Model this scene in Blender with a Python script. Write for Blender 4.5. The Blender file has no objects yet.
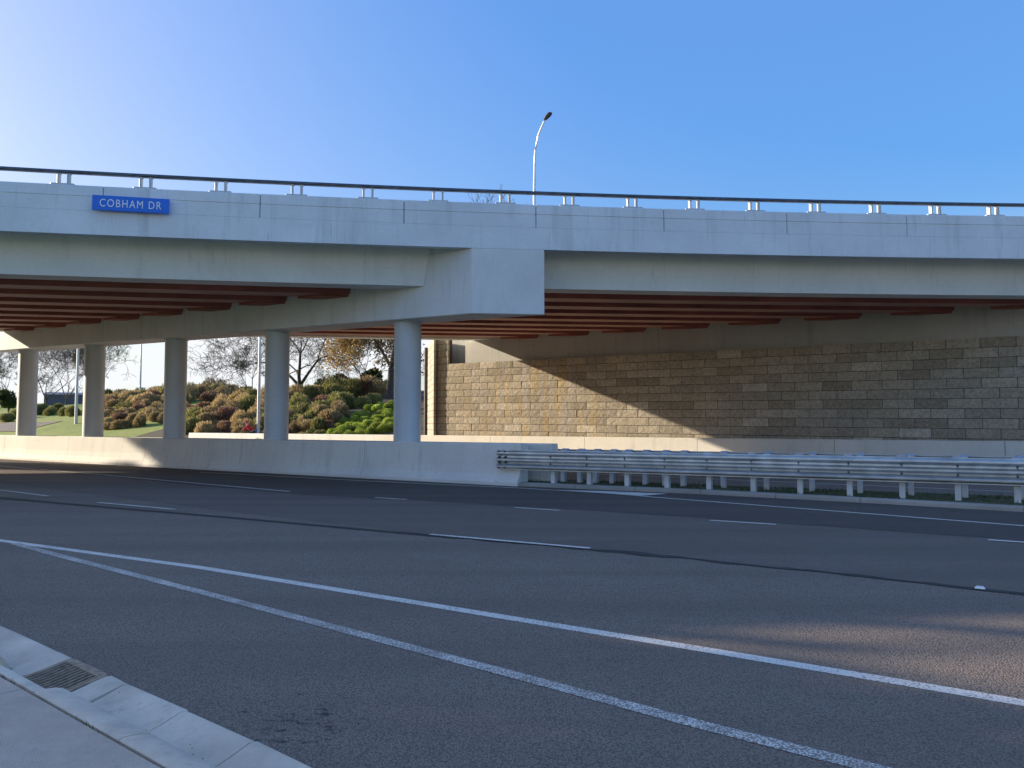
import bpy, math, random
import numpy as np
from mathutils import Vector, Matrix

random.seed(7)
rng = np.random.default_rng(11)
scene = bpy.context.scene
COL = scene.collection

# ------------------------------------------------------------------ camera
CAM_Z, FPX = 1.6, 770.0
PITCH = math.atan(41 / FPX)
cam_d = bpy.data.cameras.new('camera')
cam = bpy.data.objects.new('camera', cam_d)
COL.objects.link(cam)
cam.location = (0, 0, CAM_Z)
cam.rotation_euler = (math.pi / 2 + PITCH, 0, 0)
cam_d.sensor_width = 36
cam_d.lens = FPX / 1024 * 36
cam_d.clip_end = 5000
scene.camera = cam

# ------------------------------------------------------------------ sky, sun, exposure
SUN_A, SUN_E = math.radians(17.0), math.radians(13.0)     # angle behind the -X axis, elevation
sun_dir = Vector((-math.cos(SUN_A) * math.cos(SUN_E), math.sin(SUN_A) * math.cos(SUN_E), math.sin(SUN_E)))
world = bpy.data.worlds.new('World')
scene.world = world
world.use_nodes = True
wn, wl = world.node_tree.nodes, world.node_tree.links
wn.clear()
wo = wn.new('ShaderNodeOutputWorld')
bg = wn.new('ShaderNodeBackground')
bg.inputs['Strength'].default_value = 0.14
sky = wn.new('ShaderNodeTexSky')
sky.sky_type = 'NISHITA'
sky.sun_disc = False
sky.sun_elevation = SUN_E
sky.sun_rotation = math.atan2(sun_dir.x, sun_dir.y)
sky.air_density = 1.0
sky.dust_density = 3.0
sky.ozone_density = 4.0
# low bank of thin cloud near the horizon
tc = wn.new('ShaderNodeTexCoord')
mp = wn.new('ShaderNodeMapping')
mp.inputs['Scale'].default_value = (1.0, 1.0, 3.2)
nz = wn.new('ShaderNodeTexNoise')
nz.inputs['Scale'].default_value = 5.5
nz.inputs['Detail'].default_value = 7
nz.inputs['Roughness'].default_value = 0.58
sep = wn.new('ShaderNodeSeparateXYZ')
r1 = wn.new('ShaderNodeMapRange')
r1.inputs['From Min'].default_value = 0.32
r1.inputs['From Max'].default_value = 0.50
r2 = wn.new('ShaderNodeMapRange')
r2.interpolation_type = 'SMOOTHSTEP'
r2.inputs['From Min'].default_value = 0.25
r2.inputs['From Max'].default_value = 0.10
mm = wn.new('ShaderNodeMath')
mm.operation = 'MULTIPLY'
mx = wn.new('ShaderNodeMix')
mx.data_type = 'RGBA'
mx.inputs['B'].default_value = (1.9, 1.95, 2.02, 1)
wl.new(tc.outputs['Generated'], mp.inputs['Vector'])
wl.new(mp.outputs['Vector'], nz.inputs['Vector'])
wl.new(tc.outputs['Generated'], sep.inputs[0])
wl.new(nz.outputs['Fac'], r1.inputs['Value'])
wl.new(sep.outputs['Z'], r2.inputs['Value'])
wl.new(r1.outputs[0], mm.inputs[0])
wl.new(r2.outputs[0], mm.inputs[1])
wl.new(mm.outputs[0], mx.inputs['Factor'])
gam = wn.new('ShaderNodeGamma')
gam.inputs['Gamma'].default_value = 0.35
hs1 = wn.new('ShaderNodeSeparateColor'); hs1.mode = 'HSV'
hs2 = wn.new('ShaderNodeCombineColor'); hs2.mode = 'HSV'
hue = wn.new('ShaderNodeMath'); hue.operation = 'ADD'; hue.inputs[1].default_value = 0.022
sat = wn.new('ShaderNodeMath'); sat.operation = 'MULTIPLY'; sat.inputs[1].default_value = 2.35
cap_s = wn.new('ShaderNodeMath'); cap_s.operation = 'MINIMUM'; cap_s.inputs[1].default_value = 0.83
val = wn.new('ShaderNodeMath'); val.operation = 'MULTIPLY'; val.inputs[1].default_value = 1.27
wl.new(sky.outputs[0], gam.inputs['Color'])
wl.new(gam.outputs[0], hs1.inputs[0])
wl.new(hs1.outputs[0], hue.inputs[0]); wl.new(hue.outputs[0], hs2.inputs[0])
wl.new(hs1.outputs[1], sat.inputs[0]); wl.new(sat.outputs[0], cap_s.inputs[0]); wl.new(cap_s.outputs[0], hs2.inputs[1])
wl.new(hs1.outputs[2], val.inputs[0]); wl.new(val.outputs[0], hs2.inputs[2])
wl.new(hs2.outputs[0], mx.inputs['A'])
wl.new(mx.outputs['Result'], bg.inputs['Color'])
wl.new(bg.outputs[0], wo.inputs['Surface'])

sl = bpy.data.lights.new('sun', 'SUN')
sl.energy = 2.4
sl.angle = math.radians(0.5)
sl.color = (1.0, 0.86, 0.66)
so = bpy.data.objects.new('sun', sl)
COL.objects.link(so)
so.rotation_euler = (-sun_dir).to_track_quat('-Z', 'Y').to_euler()

scene.view_settings.view_transform = 'Standard'
scene.view_settings.look = 'None'
scene.view_settings.exposure = 1.85
scene.view_settings.gamma = 1
scene.render.engine = 'CYCLES'
scene.cycles.use_denoising = True
scene.cycles.max_bounces = 8
scene.cycles.diffuse_bounces = 6

# ------------------------------------------------------------------ projection helpers (reading the photo)
def pix(x, y):
    u, v = (x - 512) / FPX, (384 - y) / FPX
    dy = math.cos(PITCH) - v * math.sin(PITCH)
    dz = math.sin(PITCH) + v * math.cos(PITCH)
    return u / dy, dz / dy
def gnd(x, y, z=0.0):
    rx, rz = pix(x, y)
    d = (z - CAM_Z) / rz
    return Vector((rx * d, d, z))
def at(x, y, d):
    rx, rz = pix(x, y)
    return Vector((rx * d, d, CAM_Z + rz * d))
def ray_line(x, y, P, d):
    rx = pix(x, y)[0]
    # P + t d with X = rx*Y
    t = (rx * P[1] - P[0]) / (d[0] - rx * d[1])
    return Vector((P[0] + t * d[0], P[1] + t * d[1], 0))

# ------------------------------------------------------------------ object helpers
def setp(o, label=None, cat=None, group=None, kind=None):
    if label: o['label'] = label
    if cat: o['category'] = cat
    if group: o['group'] = group
    if kind: o['kind'] = kind
    return o
def mesh_obj(name, verts, faces, mats, parent=None, fmat=None, smooth=False):
    me = bpy.data.meshes.new(name)
    me.from_pydata([tuple(v) for v in verts], [], faces)
    if not isinstance(mats, (list, tuple)): mats = [mats]
    for m in mats: me.materials.append(m)
    if fmat is not None: me.polygons.foreach_set('material_index', fmat)
    if smooth: me.polygons.foreach_set('use_smooth', [True] * len(me.polygons))
    me.update()
    o = bpy.data.objects.new(name, me)
    COL.objects.link(o)
    o.parent = parent
    return o
def share(name, me, parent=None, loc=(0, 0, 0), rot=None, scale=None):
    o = bpy.data.objects.new(name, me)
    COL.objects.link(o)
    o.parent = parent
    o.location = loc
    if rot: o.rotation_euler = rot
    if scale: o.scale = scale
    return o
def empty(name, loc=(0, 0, 0), rz=0):
    o = bpy.data.objects.new(name, None)
    COL.objects.link(o)
    o.empty_display_size = 0.2
    o.location = loc
    o.rotation_euler = (0, 0, rz)
    return o
class MB:
    def __init__(s): s.v, s.f, s.m = [], [], []
    def add(s, vs, fs, mi=0):
        b = len(s.v)
        s.v += [tuple(v) for v in vs]
        s.f += [tuple(i + b for i in f) for f in fs]
        s.m += [mi] * len(fs)
    def box(s, x0, x1, y0, y1, z0, z1, M=None, mi=0):
        vs = [Vector((x, y, z)) for z in (z0, z1) for y in (y0, y1) for x in (x0, x1)]
        if M is not None: vs = [M @ v for v in vs]
        s.add(vs, [(0, 2, 3, 1), (4, 5, 7, 6), (0, 1, 5, 4), (2, 6, 7, 3), (0, 4, 6, 2), (1, 3, 7, 5)], mi)
    def bbox(s, x0, x1, y0, y1, z0, z1, b, M=None, mi=0):
        # box with chamfered edges
        vs, idx = [], {}
        X, Y, Z = (x0, x1), (y0, y1), (z0, z1)
        for i in (0, 1):
            for j in (0, 1):
                for k in (0, 1):
                    for a in range(3):
                        p = [X[i], Y[j], Z[k]]
                        ins = [b if i == 0 else -b, b if j == 0 else -b, b if k == 0 else -b]
                        for q in range(3):
                            if q != a: p[q] += ins[q]
                        idx[(i, j, k, a)] = len(vs)
                        vs.append(Vector(p))
        if M is not None: vs = [M @ v for v in vs]
        fs = []
        I = idx
        for i in (0, 1):
            fs.append([I[(i, j, k, 0)] for j, k in ((0, 0), (1, 0), (1, 1), (0, 1))])
            fs.append([I[(j, i, k, 1)] for j, k in ((0, 0), (1, 0), (1, 1), (0, 1))])
            fs.append([I[(j, k, i, 2)] for j, k in ((0, 0), (1, 0), (1, 1), (0, 1))])
        for i in (0, 1):
            for j in (0, 1):
                fs.append([I[(i, j, 0, 0)], I[(i, j, 1, 0)], I[(i, j, 1, 1)], I[(i, j, 0, 1)]])
                fs.append([I[(i, 0, j, 0)], I[(i, 1, j, 0)], I[(i, 1, j, 2)], I[(i, 0, j, 2)]])
                fs.append([I[(0, i, j, 1)], I[(1, i, j, 1)], I[(1, i, j, 2)], I[(0, i, j, 2)]])
                for k in (0, 1):
                    fs.append([I[(i, j, k, 0)], I[(i, j, k, 1)], I[(i, j, k, 2)]])
        s.add(vs, fs, mi)
    def tube(s, pts, rads, n=8, cap=True, mi=0):
        pts = [Vector(p) for p in pts]
        rings = []
        b = len(s.v)
        for i, p in enumerate(pts):
            d = (pts[min(i + 1, len(pts) - 1)] - pts[max(i - 1, 0)]).normalized()
            a = Vector((0, 0, 1)) if abs(d.z) < 0.9 else Vector((1, 0, 0))
            u = d.cross(a).normalized()
            w = d.cross(u)
            for k in range(n):
                t = 2 * math.pi * k / n
                s.v.append(tuple(p + (u * math.cos(t) + w * math.sin(t)) * rads[i]))
        for i in range(len(pts) - 1):
            for k in range(n):
                s.f.append((b + i * n + k, b + i * n + (k + 1) % n, b + (i + 1) * n + (k + 1) % n, b + (i + 1) * n + k))
                s.m.append(mi)
        if cap:
            s.f.append(tuple(b + k for k in range(n))); s.m.append(mi)
            e = b + (len(pts) - 1) * n
            s.f.append(tuple(e + k for k in reversed(range(n)))); s.m.append(mi)
    def build(s, name, mats, parent=None, smooth=False):
        import bmesh
        o = mesh_obj(name, s.v, s.f, mats, parent, s.m, smooth)
        bm = bmesh.new(); bm.from_mesh(o.data)
        bmesh.ops.recalc_face_normals(bm, faces=bm.faces)
        bm.to_mesh(o.data); bm.free()
        return o
def auto_smooth(o, ang=35):
    me = o.data
    me.polygons.foreach_set('use_smooth', [True] * len(me.polygons))
    try: me.set_sharp_from_angle(angle=math.radians(ang))
    except Exception: pass

# ------------------------------------------------------------------ materials
def mat_new(name):
    m = bpy.data.materials.new(name)
    m.use_nodes = True
    n, l = m.node_tree.nodes, m.node_tree.links
    return m, n, l, n['Principled BSDF']
def nd(n, t, **kw):
    o = n.new(t)
    for k, v in kw.items():
        if k in o.inputs: o.inputs[k].default_value = v
        else: setattr(o, k, v)
    return o
def noise(n, l, scale, detail=4, rough=0.55, vec=None, stretch=None):
    t = nd(n, 'ShaderNodeTexNoise', Scale=scale, Detail=detail, Roughness=rough)
    if vec is None:
        g = n.new('ShaderNodeNewGeometry'); vec = g.outputs['Position']
    if stretch:
        m = n.new('ShaderNodeMapping'); m.inputs['Scale'].default_value = stretch
        l.new(vec, m.inputs['Vector']); vec = m.outputs['Vector']
    l.new(vec, t.inputs['Vector'])
    return t.outputs['Fac']
def ramp(n, l, fac, stops):
    r = n.new('ShaderNodeValToRGB')
    e = r.color_ramp.elements
    e[0].position, e[0].color = stops[0][0], (*stops[0][1], 1)
    e[1].position, e[1].color = stops[-1][0], (*stops[-1][1], 1)
    for p, c in stops[1:-1]:
        x = e.new(p); x.color = (*c, 1)
    l.new(fac, r.inputs['Fac'])
    return r.outputs['Color']
def rng_map(n, l, v, a, b, c=0.0, d=1.0):
    r = nd(n, 'ShaderNodeMapRange')
    for i, x in zip(('From Min', 'From Max', 'To Min', 'To Max'), (a, b, c, d)): r.inputs[i].default_value = x
    l.new(v, r.inputs['Value'])
    return r.outputs[0]
def mixc(n, l, fac, a, b, mode='MIX'):
    m = n.new('ShaderNodeMix'); m.data_type = 'RGBA'; m.blend_type = mode
    for s, v in (('Factor', fac), ('A', a), ('B', b)):
        if isinstance(v, (int, float)): m.inputs[s].default_value = v
        elif isinstance(v, tuple): m.inputs[s].default_value = (*v, 1)
        else: l.new(v, m.inputs[s])
    return m.outputs['Result']
def mathn(n, l, op, a, b=None):
    m = n.new('ShaderNodeMath'); m.operation = op
    for i, v in enumerate((a, b)):
        if v is None: continue
        if isinstance(v, (int, float)): m.inputs[i].default_value = v
        else: l.new(v, m.inputs[i])
    return m.outputs[0]
def bump(n, l, bs, h, strength, dist=0.01):
    b = nd(n, 'ShaderNodeBump', Strength=strength, Distance=dist)
    l.new(h, b.inputs['Height'])
    l.new(b.outputs[0], bs.inputs['Normal'])

def concrete(name, col, var=0.12, streak=0.25, rough=0.8, bumpk=0.15, dirt=(0.12, 0.11, 0.095), scale=1.0):
    m, n, l, b = mat_new(name)
    g = n.new('ShaderNodeNewGeometry').outputs['Position']
    a = noise(n, l, 0.55 * scale, 5, 0.6, g)
    f = noise(n, l, 14 * scale, 4, 0.6, g)
    s = noise(n, l, 1.0, 5, 0.62, g, (2.2, 2.2, 0.18))
    lo = tuple(c * (1 - var) for c in col); hi = tuple(min(1, c * (1 + var)) for c in col)
    c = mixc(n, l, rng_map(n, l, a, 0.3, 0.7), lo, hi)
    c = mixc(n, l, rng_map(n, l, f, 0.35, 0.75, 0, 0.22), c, tuple(x * 0.7 for x in col))
    c = mixc(n, l, rng_map(n, l, s, 0.54, 0.8, 0, streak), c, dirt)
    s2_ = noise(n, l, 1.0, 3, 0.7, g, (9.0, 9.0, 0.35))
    patch = noise(n, l, 0.8, 3, 0.5, g)
    runs = mathn(n, l, 'MULTIPLY', rng_map(n, l, s2_, 0.56, 0.72, 0, 1.0), rng_map(n, l, patch, 0.5, 0.65, 0, streak * 1.6))
    c = mixc(n, l, runs, c, tuple(x * 0.5 for x in col))
    sc2 = noise(n, l, 1.0, 5, 0.75, g, (0.7, 0.7, 6.0))
    c = mixc(n, l, rng_map(n, l, sc2, 0.62, 0.74, 0, streak * 1.1), c, tuple(x * 0.55 for x in col))
    sp_ = noise(n, l, 5.0 * scale, 6, 0.8, g)
    c = mixc(n, l, rng_map(n, l, sp_, 0.60, 0.74, 0, 0.35), c, tuple(x * 0.6 for x in col))
    l.new(c, b.inputs['Base Color'])
    b.inputs['Roughness'].default_value = rough
    h = noise(n, l, 60 * scale, 3, 0.6, g)
    bump(n, l, b, h, bumpk, 0.01)
    return m
M = {}
M['fascia'] = concrete('painted_concrete', (0.72, 0.765, 0.81), 0.10, 0.34, 0.65, 0.08)
M['fascia_edge'] = concrete('painted_deck_edge', (0.735, 0.78, 0.82), 0.10, 0.34, 0.65, 0.08)
M['girder_grey'] = concrete('girder_concrete', (0.74, 0.76, 0.74), 0.07, 0.2, 0.7, 0.08)
M['cap'] = concrete('pier_cap_concrete', (0.72, 0.735, 0.73), 0.09, 0.3, 0.7, 0.1)
M['column'] = concrete('column_paint', (0.55, 0.58, 0.59), 0.08, 0.15, 0.42, 0.05)
M['barrier'] = concrete('barrier_concrete', (0.76, 0.72, 0.64), 0.09, 0.3, 0.75, 0.12)
M['abut'] = concrete('abutment_concrete', (0.50, 0.49, 0.46), 0.1, 0.35, 0.8, 0.12)
M['kerb'] = concrete('kerb_concrete', (0.84, 0.66, 0.50), 0.26, 0.4, 0.88, 0.6, scale=2.5)
M['slab'] = concrete('footpath_concrete', (0.64, 0.485, 0.37), 0.28, 0.3, 0.9, 0.8, scale=2.0)
M['med_kerb'] = concrete('median_kerb_concrete', (0.33, 0.31, 0.27), 0.2, 0.1, 0.88, 0.25, scale=1.5)

def simple(name, col, rough=0.6, metal=0.0, nscale=6, var=0.15, bk=0.0):
    m, n, l, b = mat_new(name)
    a = noise(n, l, nscale, 4)
    c = mixc(n, l, rng_map(n, l, a, 0.3, 0.7), tuple(x * (1 - var) for x in col), tuple(min(1, x * (1 + var)) for x in col))
    l.new(c, b.inputs['Base Color'])
    b.inputs['Roughness'].default_value = rough
    b.inputs['Metallic'].default_value = metal
    if bk: bump(n, l, b, noise(n, l, nscale * 8, 3), bk, 0.01)
    return m
M['maroon'] = simple('girder_oxide_red', (0.33, 0.095, 0.07), 0.6, 0, 0.8, 0.3)
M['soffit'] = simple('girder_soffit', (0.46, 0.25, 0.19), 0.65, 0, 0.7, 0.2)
M['rail_dark'] = simple('weathered_rail', (0.10, 0.115, 0.14), 0.42, 0.75, 5, 0.3)
M['galv'] = simple('galvanised_steel', (0.52, 0.54, 0.54), 0.40, 0.75, 3, 0.22, 0.04)
M['galv_post'] = simple('galvanised_post', (0.62, 0.64, 0.64), 0.55, 0.25, 4, 0.15)
M['post_white'] = simple('rail_post_metal', (0.50, 0.50, 0.49), 0.45, 0.35, 5, 0.1)
M['blockout'] = simple('blockout_plastic', (0.33, 0.40, 0.52), 0.6, 0, 5, 0.15)
M['bolt'] = simple('bolt_steel', (0.08, 0.08, 0.085), 0.5, 0.6)
M['sign_blue'] = simple('sign_blue', (0.008, 0.16, 0.74), 0.35, 0, 3, 0.06)
M['sign_white'] = simple('sign_white', (0.85, 0.86, 0.88), 0.4, 0, 3, 0.03)
M['lamp_dark'] = simple('lamp_housing', (0.02, 0.02, 0.022), 0.5)
M['pole_galv'] = simple('lamp_pole_steel', (0.55, 0.56, 0.56), 0.4, 0.4)
M['iron'] = simple('drain_iron', (0.36, 0.26, 0.175), 0.75, 0.2, 25, 0.4, 0.2)
M['pit'] = simple('drain_pit', (0.012, 0.011, 0.01), 0.9)
M['joint'] = simple('joint_dirt', (0.16, 0.125, 0.08), 0.95, 0, 40, 0.4)
M['core'] = simple('wall_joint', (0.06, 0.05, 0.04), 0.95)
M['pipe'] = simple('downpipe_brown', (0.06, 0.04, 0.03), 0.6)
M['stud'] = simple('stud_white', (0.8, 0.8, 0.78), 0.3)
M['red_cloth'] = simple('red_jacket', (0.55, 0.03, 0.035), 0.8)
M['dark_cloth'] = simple('dark_trousers', (0.03, 0.03, 0.04), 0.85)
M['blue_cloth'] = simple('blue_backpack', (0.10, 0.16, 0.30), 0.8)
M['skin'] = simple('skin', (0.50, 0.30, 0.22), 0.6)
M['bike'] = simple('bike_paint', (0.03, 0.03, 0.035), 0.4)
M['tyre'] = simple('tyre_rubber', (0.02, 0.02, 0.02), 0.85)
M['shed'] = simple('shed_cladding', (0.10, 0.125, 0.19), 0.6)
M['shed_roof'] = simple('shed_roof', (0.16, 0.18, 0.22), 0.5)

def asphalt(name, dark, light, agg=0.5, warm=0.0, stains=False, tracks=None):
    m, n, l, b = mat_new(name)
    g = n.new('ShaderNodeNewGeometry').outputs['Position']
    big = noise(n, l, 0.35, 5, 0.6, g)
    c = mixc(n, l, rng_map(n, l, big, 0.3, 0.7), dark, light)
    mid = noise(n, l, 3.0, 4, 0.65, g)
    c = mixc(n, l, rng_map(n, l, mid, 0.35, 0.75, 0.0, 0.35), c, tuple(x * 0.62 for x in dark))
    # stretched along the lanes: tyre wear
    mp_ = n.new('ShaderNodeMapping'); mp_.inputs['Rotation'].default_value = (0, 0, math.radians(32)); mp_.inputs['Scale'].default_value = (0.06, 1.1, 1)
    l.new(g, mp_.inputs['Vector'])
    w = nd(n, 'ShaderNodeTexNoise', Scale=1.0, Detail=3, Roughness=0.5)
    l.new(mp_.outputs[0], w.inputs['Vector'])
    c = mixc(n, l, rng_map(n, l, w.outputs['Fac'], 0.40, 0.68, 0.0, 0.75), c, tuple(x * 0.66 for x in dark))
    dr = noise(n, l, 6.5, 5, 0.8, g)
    c = mixc(n, l, rng_map(n, l, dr, 0.655, 0.70, 0, 0.6), c, tuple(x * 0.35 for x in dark))
    v = nd(n, 'ShaderNodeTexVoronoi', Scale=75.0)
    l.new(g, v.inputs['Vector'])
    fine = noise(n, l, 190, 2, 0.7, g)
    c = mixc(n, l, rng_map(n, l, v.outputs['Distance'], 0.15, 0.75, 0.0, agg), c, tuple(x * 0.3 for x in dark))
    c = mixc(n, l, rng_map(n, l, fine, 0.52, 0.72, 0.0, 0.6 * agg + 0.1), c, tuple(min(1, x * 2.2) for x in light))
    if stains:
        s = noise(n, l, 9.0, 6, 0.75, g, (1, 1.6, 1))
        sepn = n.new('ShaderNodeSeparateXYZ'); l.new(g, sepn.inputs[0])
        p0 = gnd(305, 722)
        ds = n.new('ShaderNodeVectorMath'); ds.operation = 'DISTANCE'; l.new(g, ds.inputs[0]); ds.inputs[1].default_value = p0
        msk = rng_map(n, l, ds.outputs['Value'], 0.1, 0.75, 0.12, -0.05)
        f_ = rng_map(n, l, mathn(n, l, 'ADD', s, msk), 0.64, 0.70, 0, 0.8)
        c = mixc(n, l, f_, c, (0.012, 0.012, 0.013))
    l.new(c, b.inputs['Base Color'])
    b.inputs['Roughness'].default_value = 0.82
    b.inputs['Specular IOR Level'].default_value = 0.35
    hh = mathn(n, l, 'ADD', v.outputs['Distance'], mathn(n, l, 'MULTIPLY', fine, 0.6))
    bump(n, l, b, hh, 0.9, 0.009)
    return m
M['road'] = asphalt('asphalt_chip', (0.31, 0.24, 0.185), (0.385, 0.298, 0.23), 0.85, stains=True)
M['road_mid'] = asphalt('asphalt_mid', (0.24, 0.187, 0.147), (0.29, 0.227, 0.18), 0.7)
M['road_dark'] = asphalt('asphalt_new', (0.14, 0.112, 0.09), (0.175, 0.14, 0.113), 0.65)
M['seam'] = asphalt('asphalt_seam', (0.075, 0.065, 0.057), (0.095, 0.082, 0.072), 0.4)

def paint(name, wear):
    m, n, l, b = mat_new(name)
    g = n.new('ShaderNodeNewGeometry').outputs['Position']
    v = nd(n, 'ShaderNodeTexVoronoi', Scale=75.0); l.new(g, v.inputs['Vector'])
    a = noise(n, l, 2.2, 5, 0.65, g)
    f = noise(n, l, 110, 2, 0.7, g)
    t = mathn(n, l, 'ADD', mathn(n, l, 'MULTIPLY', v.outputs['Distance'], 0.6), mathn(n, l, 'ADD', mathn(n, l, 'MULTIPLY', a, 0.5), mathn(n, l, 'MULTIPLY', f, 0.5)))
    k = rng_map(n, l, t, wear, wear + 0.16, 0, 0.9)
    c = mixc(n, l, k, (0.80, 0.72, 0.62), (0.22, 0.17, 0.13))
    l.new(c, b.inputs['Base Color'])
    b.inputs['Roughness'].default_value = 0.7
    bump(n, l, b, v.outputs['Distance'], 0.4, 0.004)
    return m
M['paint'] = paint('road_paint', 0.86)
M['paint_worn'] = paint('road_paint_worn', 0.68)

def block_mat():
    m, n, l, b = mat_new('split_face_block')
    oi = n.new('ShaderNodeObjectInfo')
    g = n.new('ShaderNodeNewGeometry').outputs['Position']
    base = ramp(n, l, oi.outputs['Random'], [(0.0, (0.33, 0.285, 0.215)), (0.3, (0.45, 0.39, 0.295)), (0.6, (0.55, 0.48, 0.37)), (0.85, (0.40, 0.355, 0.285)), (1.0, (0.68, 0.61, 0.50))])
    a = noise(n, l, 0.45, 5, 0.6, g)
    c = mixc(n, l, rng_map(n, l, a, 0.4, 0.7, 0, 0.4), base, (0.26, 0.23, 0.195))
    # faint cleaned-off paint: vertical ochre and lilac streaks over one stretch
    sp = n.new('ShaderNodeSeparateXYZ'); l.new(g, sp.inputs[0])
    m1 = rng_map(n, l, sp.outputs['X'], -3.2, -1.4); m2 = rng_map(n, l, sp.outputs['X'], 5.2, 3.0)
    mk = mathn(n, l, 'MULTIPLY', m1, m2)
    s1 = noise(n, l, 1.0, 4, 0.6, g, (1.9, 1.9, 0.35))
    s2 = noise(n, l, 1.0, 4, 0.6, g, (2.6, 2.6, 0.3))
    c = mixc(n, l, mathn(n, l, 'MULTIPLY', rng_map(n, l, s1, 0.50, 0.62, 0, 0.46), mk), c, (0.55, 0.38, 0.13))
    c = mixc(n, l, mathn(n, l, 'MULTIPLY', rng_map(n, l, s2, 0.53, 0.63, 0, 0.45), mk), c, (0.46, 0.43, 0.45))
    f = noise(n, l, 9, 6, 0.75, g)
    c = mixc(n, l, rng_map(n, l, f, 0.42, 0.7, 0, 0.62), c, (0.12, 0.09, 0.06))
    f2 = noise(n, l, 13, 4, 0.75, g)
    c = mixc(n, l, rng_map(n, l, f2, 0.54, 0.70, 0, 0.6), c, (0.66, 0.57, 0.43))
    l.new(c, b.inputs['Base Color'])
    b.inputs['Roughness'].default_value = 0.92
    bump(n, l, b, mathn(n, l, 'ADD', f, mathn(n, l, 'MULTIPLY', f2, 0.5)), 0.9, 0.035)
    return m
M['block'] = block_mat()

def ground_mat():
    m, n, l, b = mat_new('grass_ground')
    g = n.new('ShaderNodeNewGeometry').outputs['Position']
    a = noise(n, l, 0.25, 5, 0.6, g)
    f = noise(n, l, 2.2, 6, 0.75, g)
    c = ramp(n, l, a, [(0.3, (0.20, 0.25, 0.035)), (0.55, (0.29, 0.33, 0.05)), (0.75, (0.33, 0.30, 0.09))])
    c = mixc(n, l, rng_map(n, l, f, 0.35, 0.7, 0, 0.6), c, (0.11, 0.135, 0.03))
    l.new(c, b.inputs['Base Color'])
    b.inputs['Roughness'].default_value = 0.95
    bump(n, l, b, f, 0.6, 0.08)
    return m
M['ground'] = ground_mat()
def earth_mat():
    m, n, l, b = mat_new('bank_mulch')
    g = n.new('ShaderNodeNewGeometry').outputs['Position']
    f = noise(n, l, 4, 5, 0.7, g)
    c = ramp(n, l, f, [(0.3, (0.05, 0.035, 0.02)), (0.55, (0.10, 0.075, 0.04)), (0.75, (0.13, 0.12, 0.05))])
    l.new(c, b.inputs['Base Color']); b.inputs['Roughness'].default_value = 0.95
    bump(n, l, b, f, 0.6, 0.1)
    return m
M['mulch'] = earth_mat()
def median_mat():
    m, n, l, b = mat_new('median_turf')
    g = n.new('ShaderNodeNewGeometry').outputs['Position']
    f = noise(n, l, 2.2, 5, 0.7, g)
    c = ramp(n, l, f, [(0.32, (0.05, 0.065, 0.02)), (0.5, (0.085, 0.09, 0.03)), (0.66, (0.16, 0.13, 0.075))])
    l.new(c, b.inputs['Base Color']); b.inputs['Roughness'].default_value = 0.95
    bump(n, l, b, noise(n, l, 40, 3, 0.7, g), 0.6, 0.03)
    return m
M['median'] = median_mat()

def leaf_mat(name, c1, c2, c3, nscale=2.0, trans=0.4):
    m, n, l, b = mat_new(name)
    oi = n.new('ShaderNodeObjectInfo')
    a = noise(n, l, nscale, 3, 0.6)
    c = ramp(n, l, a, [(0.35, c1), (0.55, c2), (0.72, c3)])
    h = nd(n, 'ShaderNodeHueSaturation')
    l.new(rng_map(n, l, oi.outputs['Random'], 0, 1, 0.72, 1.25), h.inputs['Value'])
    l.new(c, h.inputs['Color'])
    l.new(h.outputs[0], b.inputs['Base Color'])
    b.inputs['Roughness'].default_value = 0.7
    t = nd(n, 'ShaderNodeBsdfTranslucent'); l.new(h.outputs[0], t.inputs['Color'])
    ms = nd(n, 'ShaderNodeMixShader'); ms.inputs[0].default_value = trans
    l.new(b.outputs[0], ms.inputs[1]); l.new(t.outputs[0], ms.inputs[2])
    out = [x for x in n if x.type == 'OUTPUT_MATERIAL'][0]
    l.new(ms.outputs[0], out.inputs['Surface'])
    return m
M['leaf_brown'] = leaf_mat('shrub_rust', (0.31, 0.215, 0.10), (0.44, 0.33, 0.155), (0.51, 0.42, 0.20))
M['leaf_olive'] = leaf_mat('shrub_olive', (0.18, 0.18, 0.055), (0.28, 0.265, 0.08), (0.36, 0.31, 0.12))
M['leaf_red'] = leaf_mat('shrub_red', (0.22, 0.12, 0.08), (0.28, 0.165, 0.10), (0.32, 0.22, 0.13))
M['leaf_lime'] = leaf_mat('shrub_lime', (0.22, 0.30, 0.035), (0.37, 0.45, 0.07), (0.48, 0.53, 0.12), 1.4)
M['leaf_ochre'] = leaf_mat('tree_ochre', (0.27, 0.17, 0.06), (0.40, 0.26, 0.09), (0.30, 0.25, 0.10), 0.8, 0.4)
M['leaf_green'] = leaf_mat('tree_green', (0.03, 0.05, 0.012), (0.055, 0.085, 0.02), (0.09, 0.12, 0.03), 0.8)
M['bark'] = simple('bark', (0.085, 0.07, 0.055), 0.9, 0, 4, 0.35, 0.4)
M['twig'] = simple('twig', (0.14, 0.115, 0.09), 0.9, 0, 2, 0.3)
M['grass'] = leaf_mat('grass_blade', (0.05, 0.085, 0.02), (0.085, 0.11, 0.03), (0.15, 0.13, 0.06), 2.5, 0.2)

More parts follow.
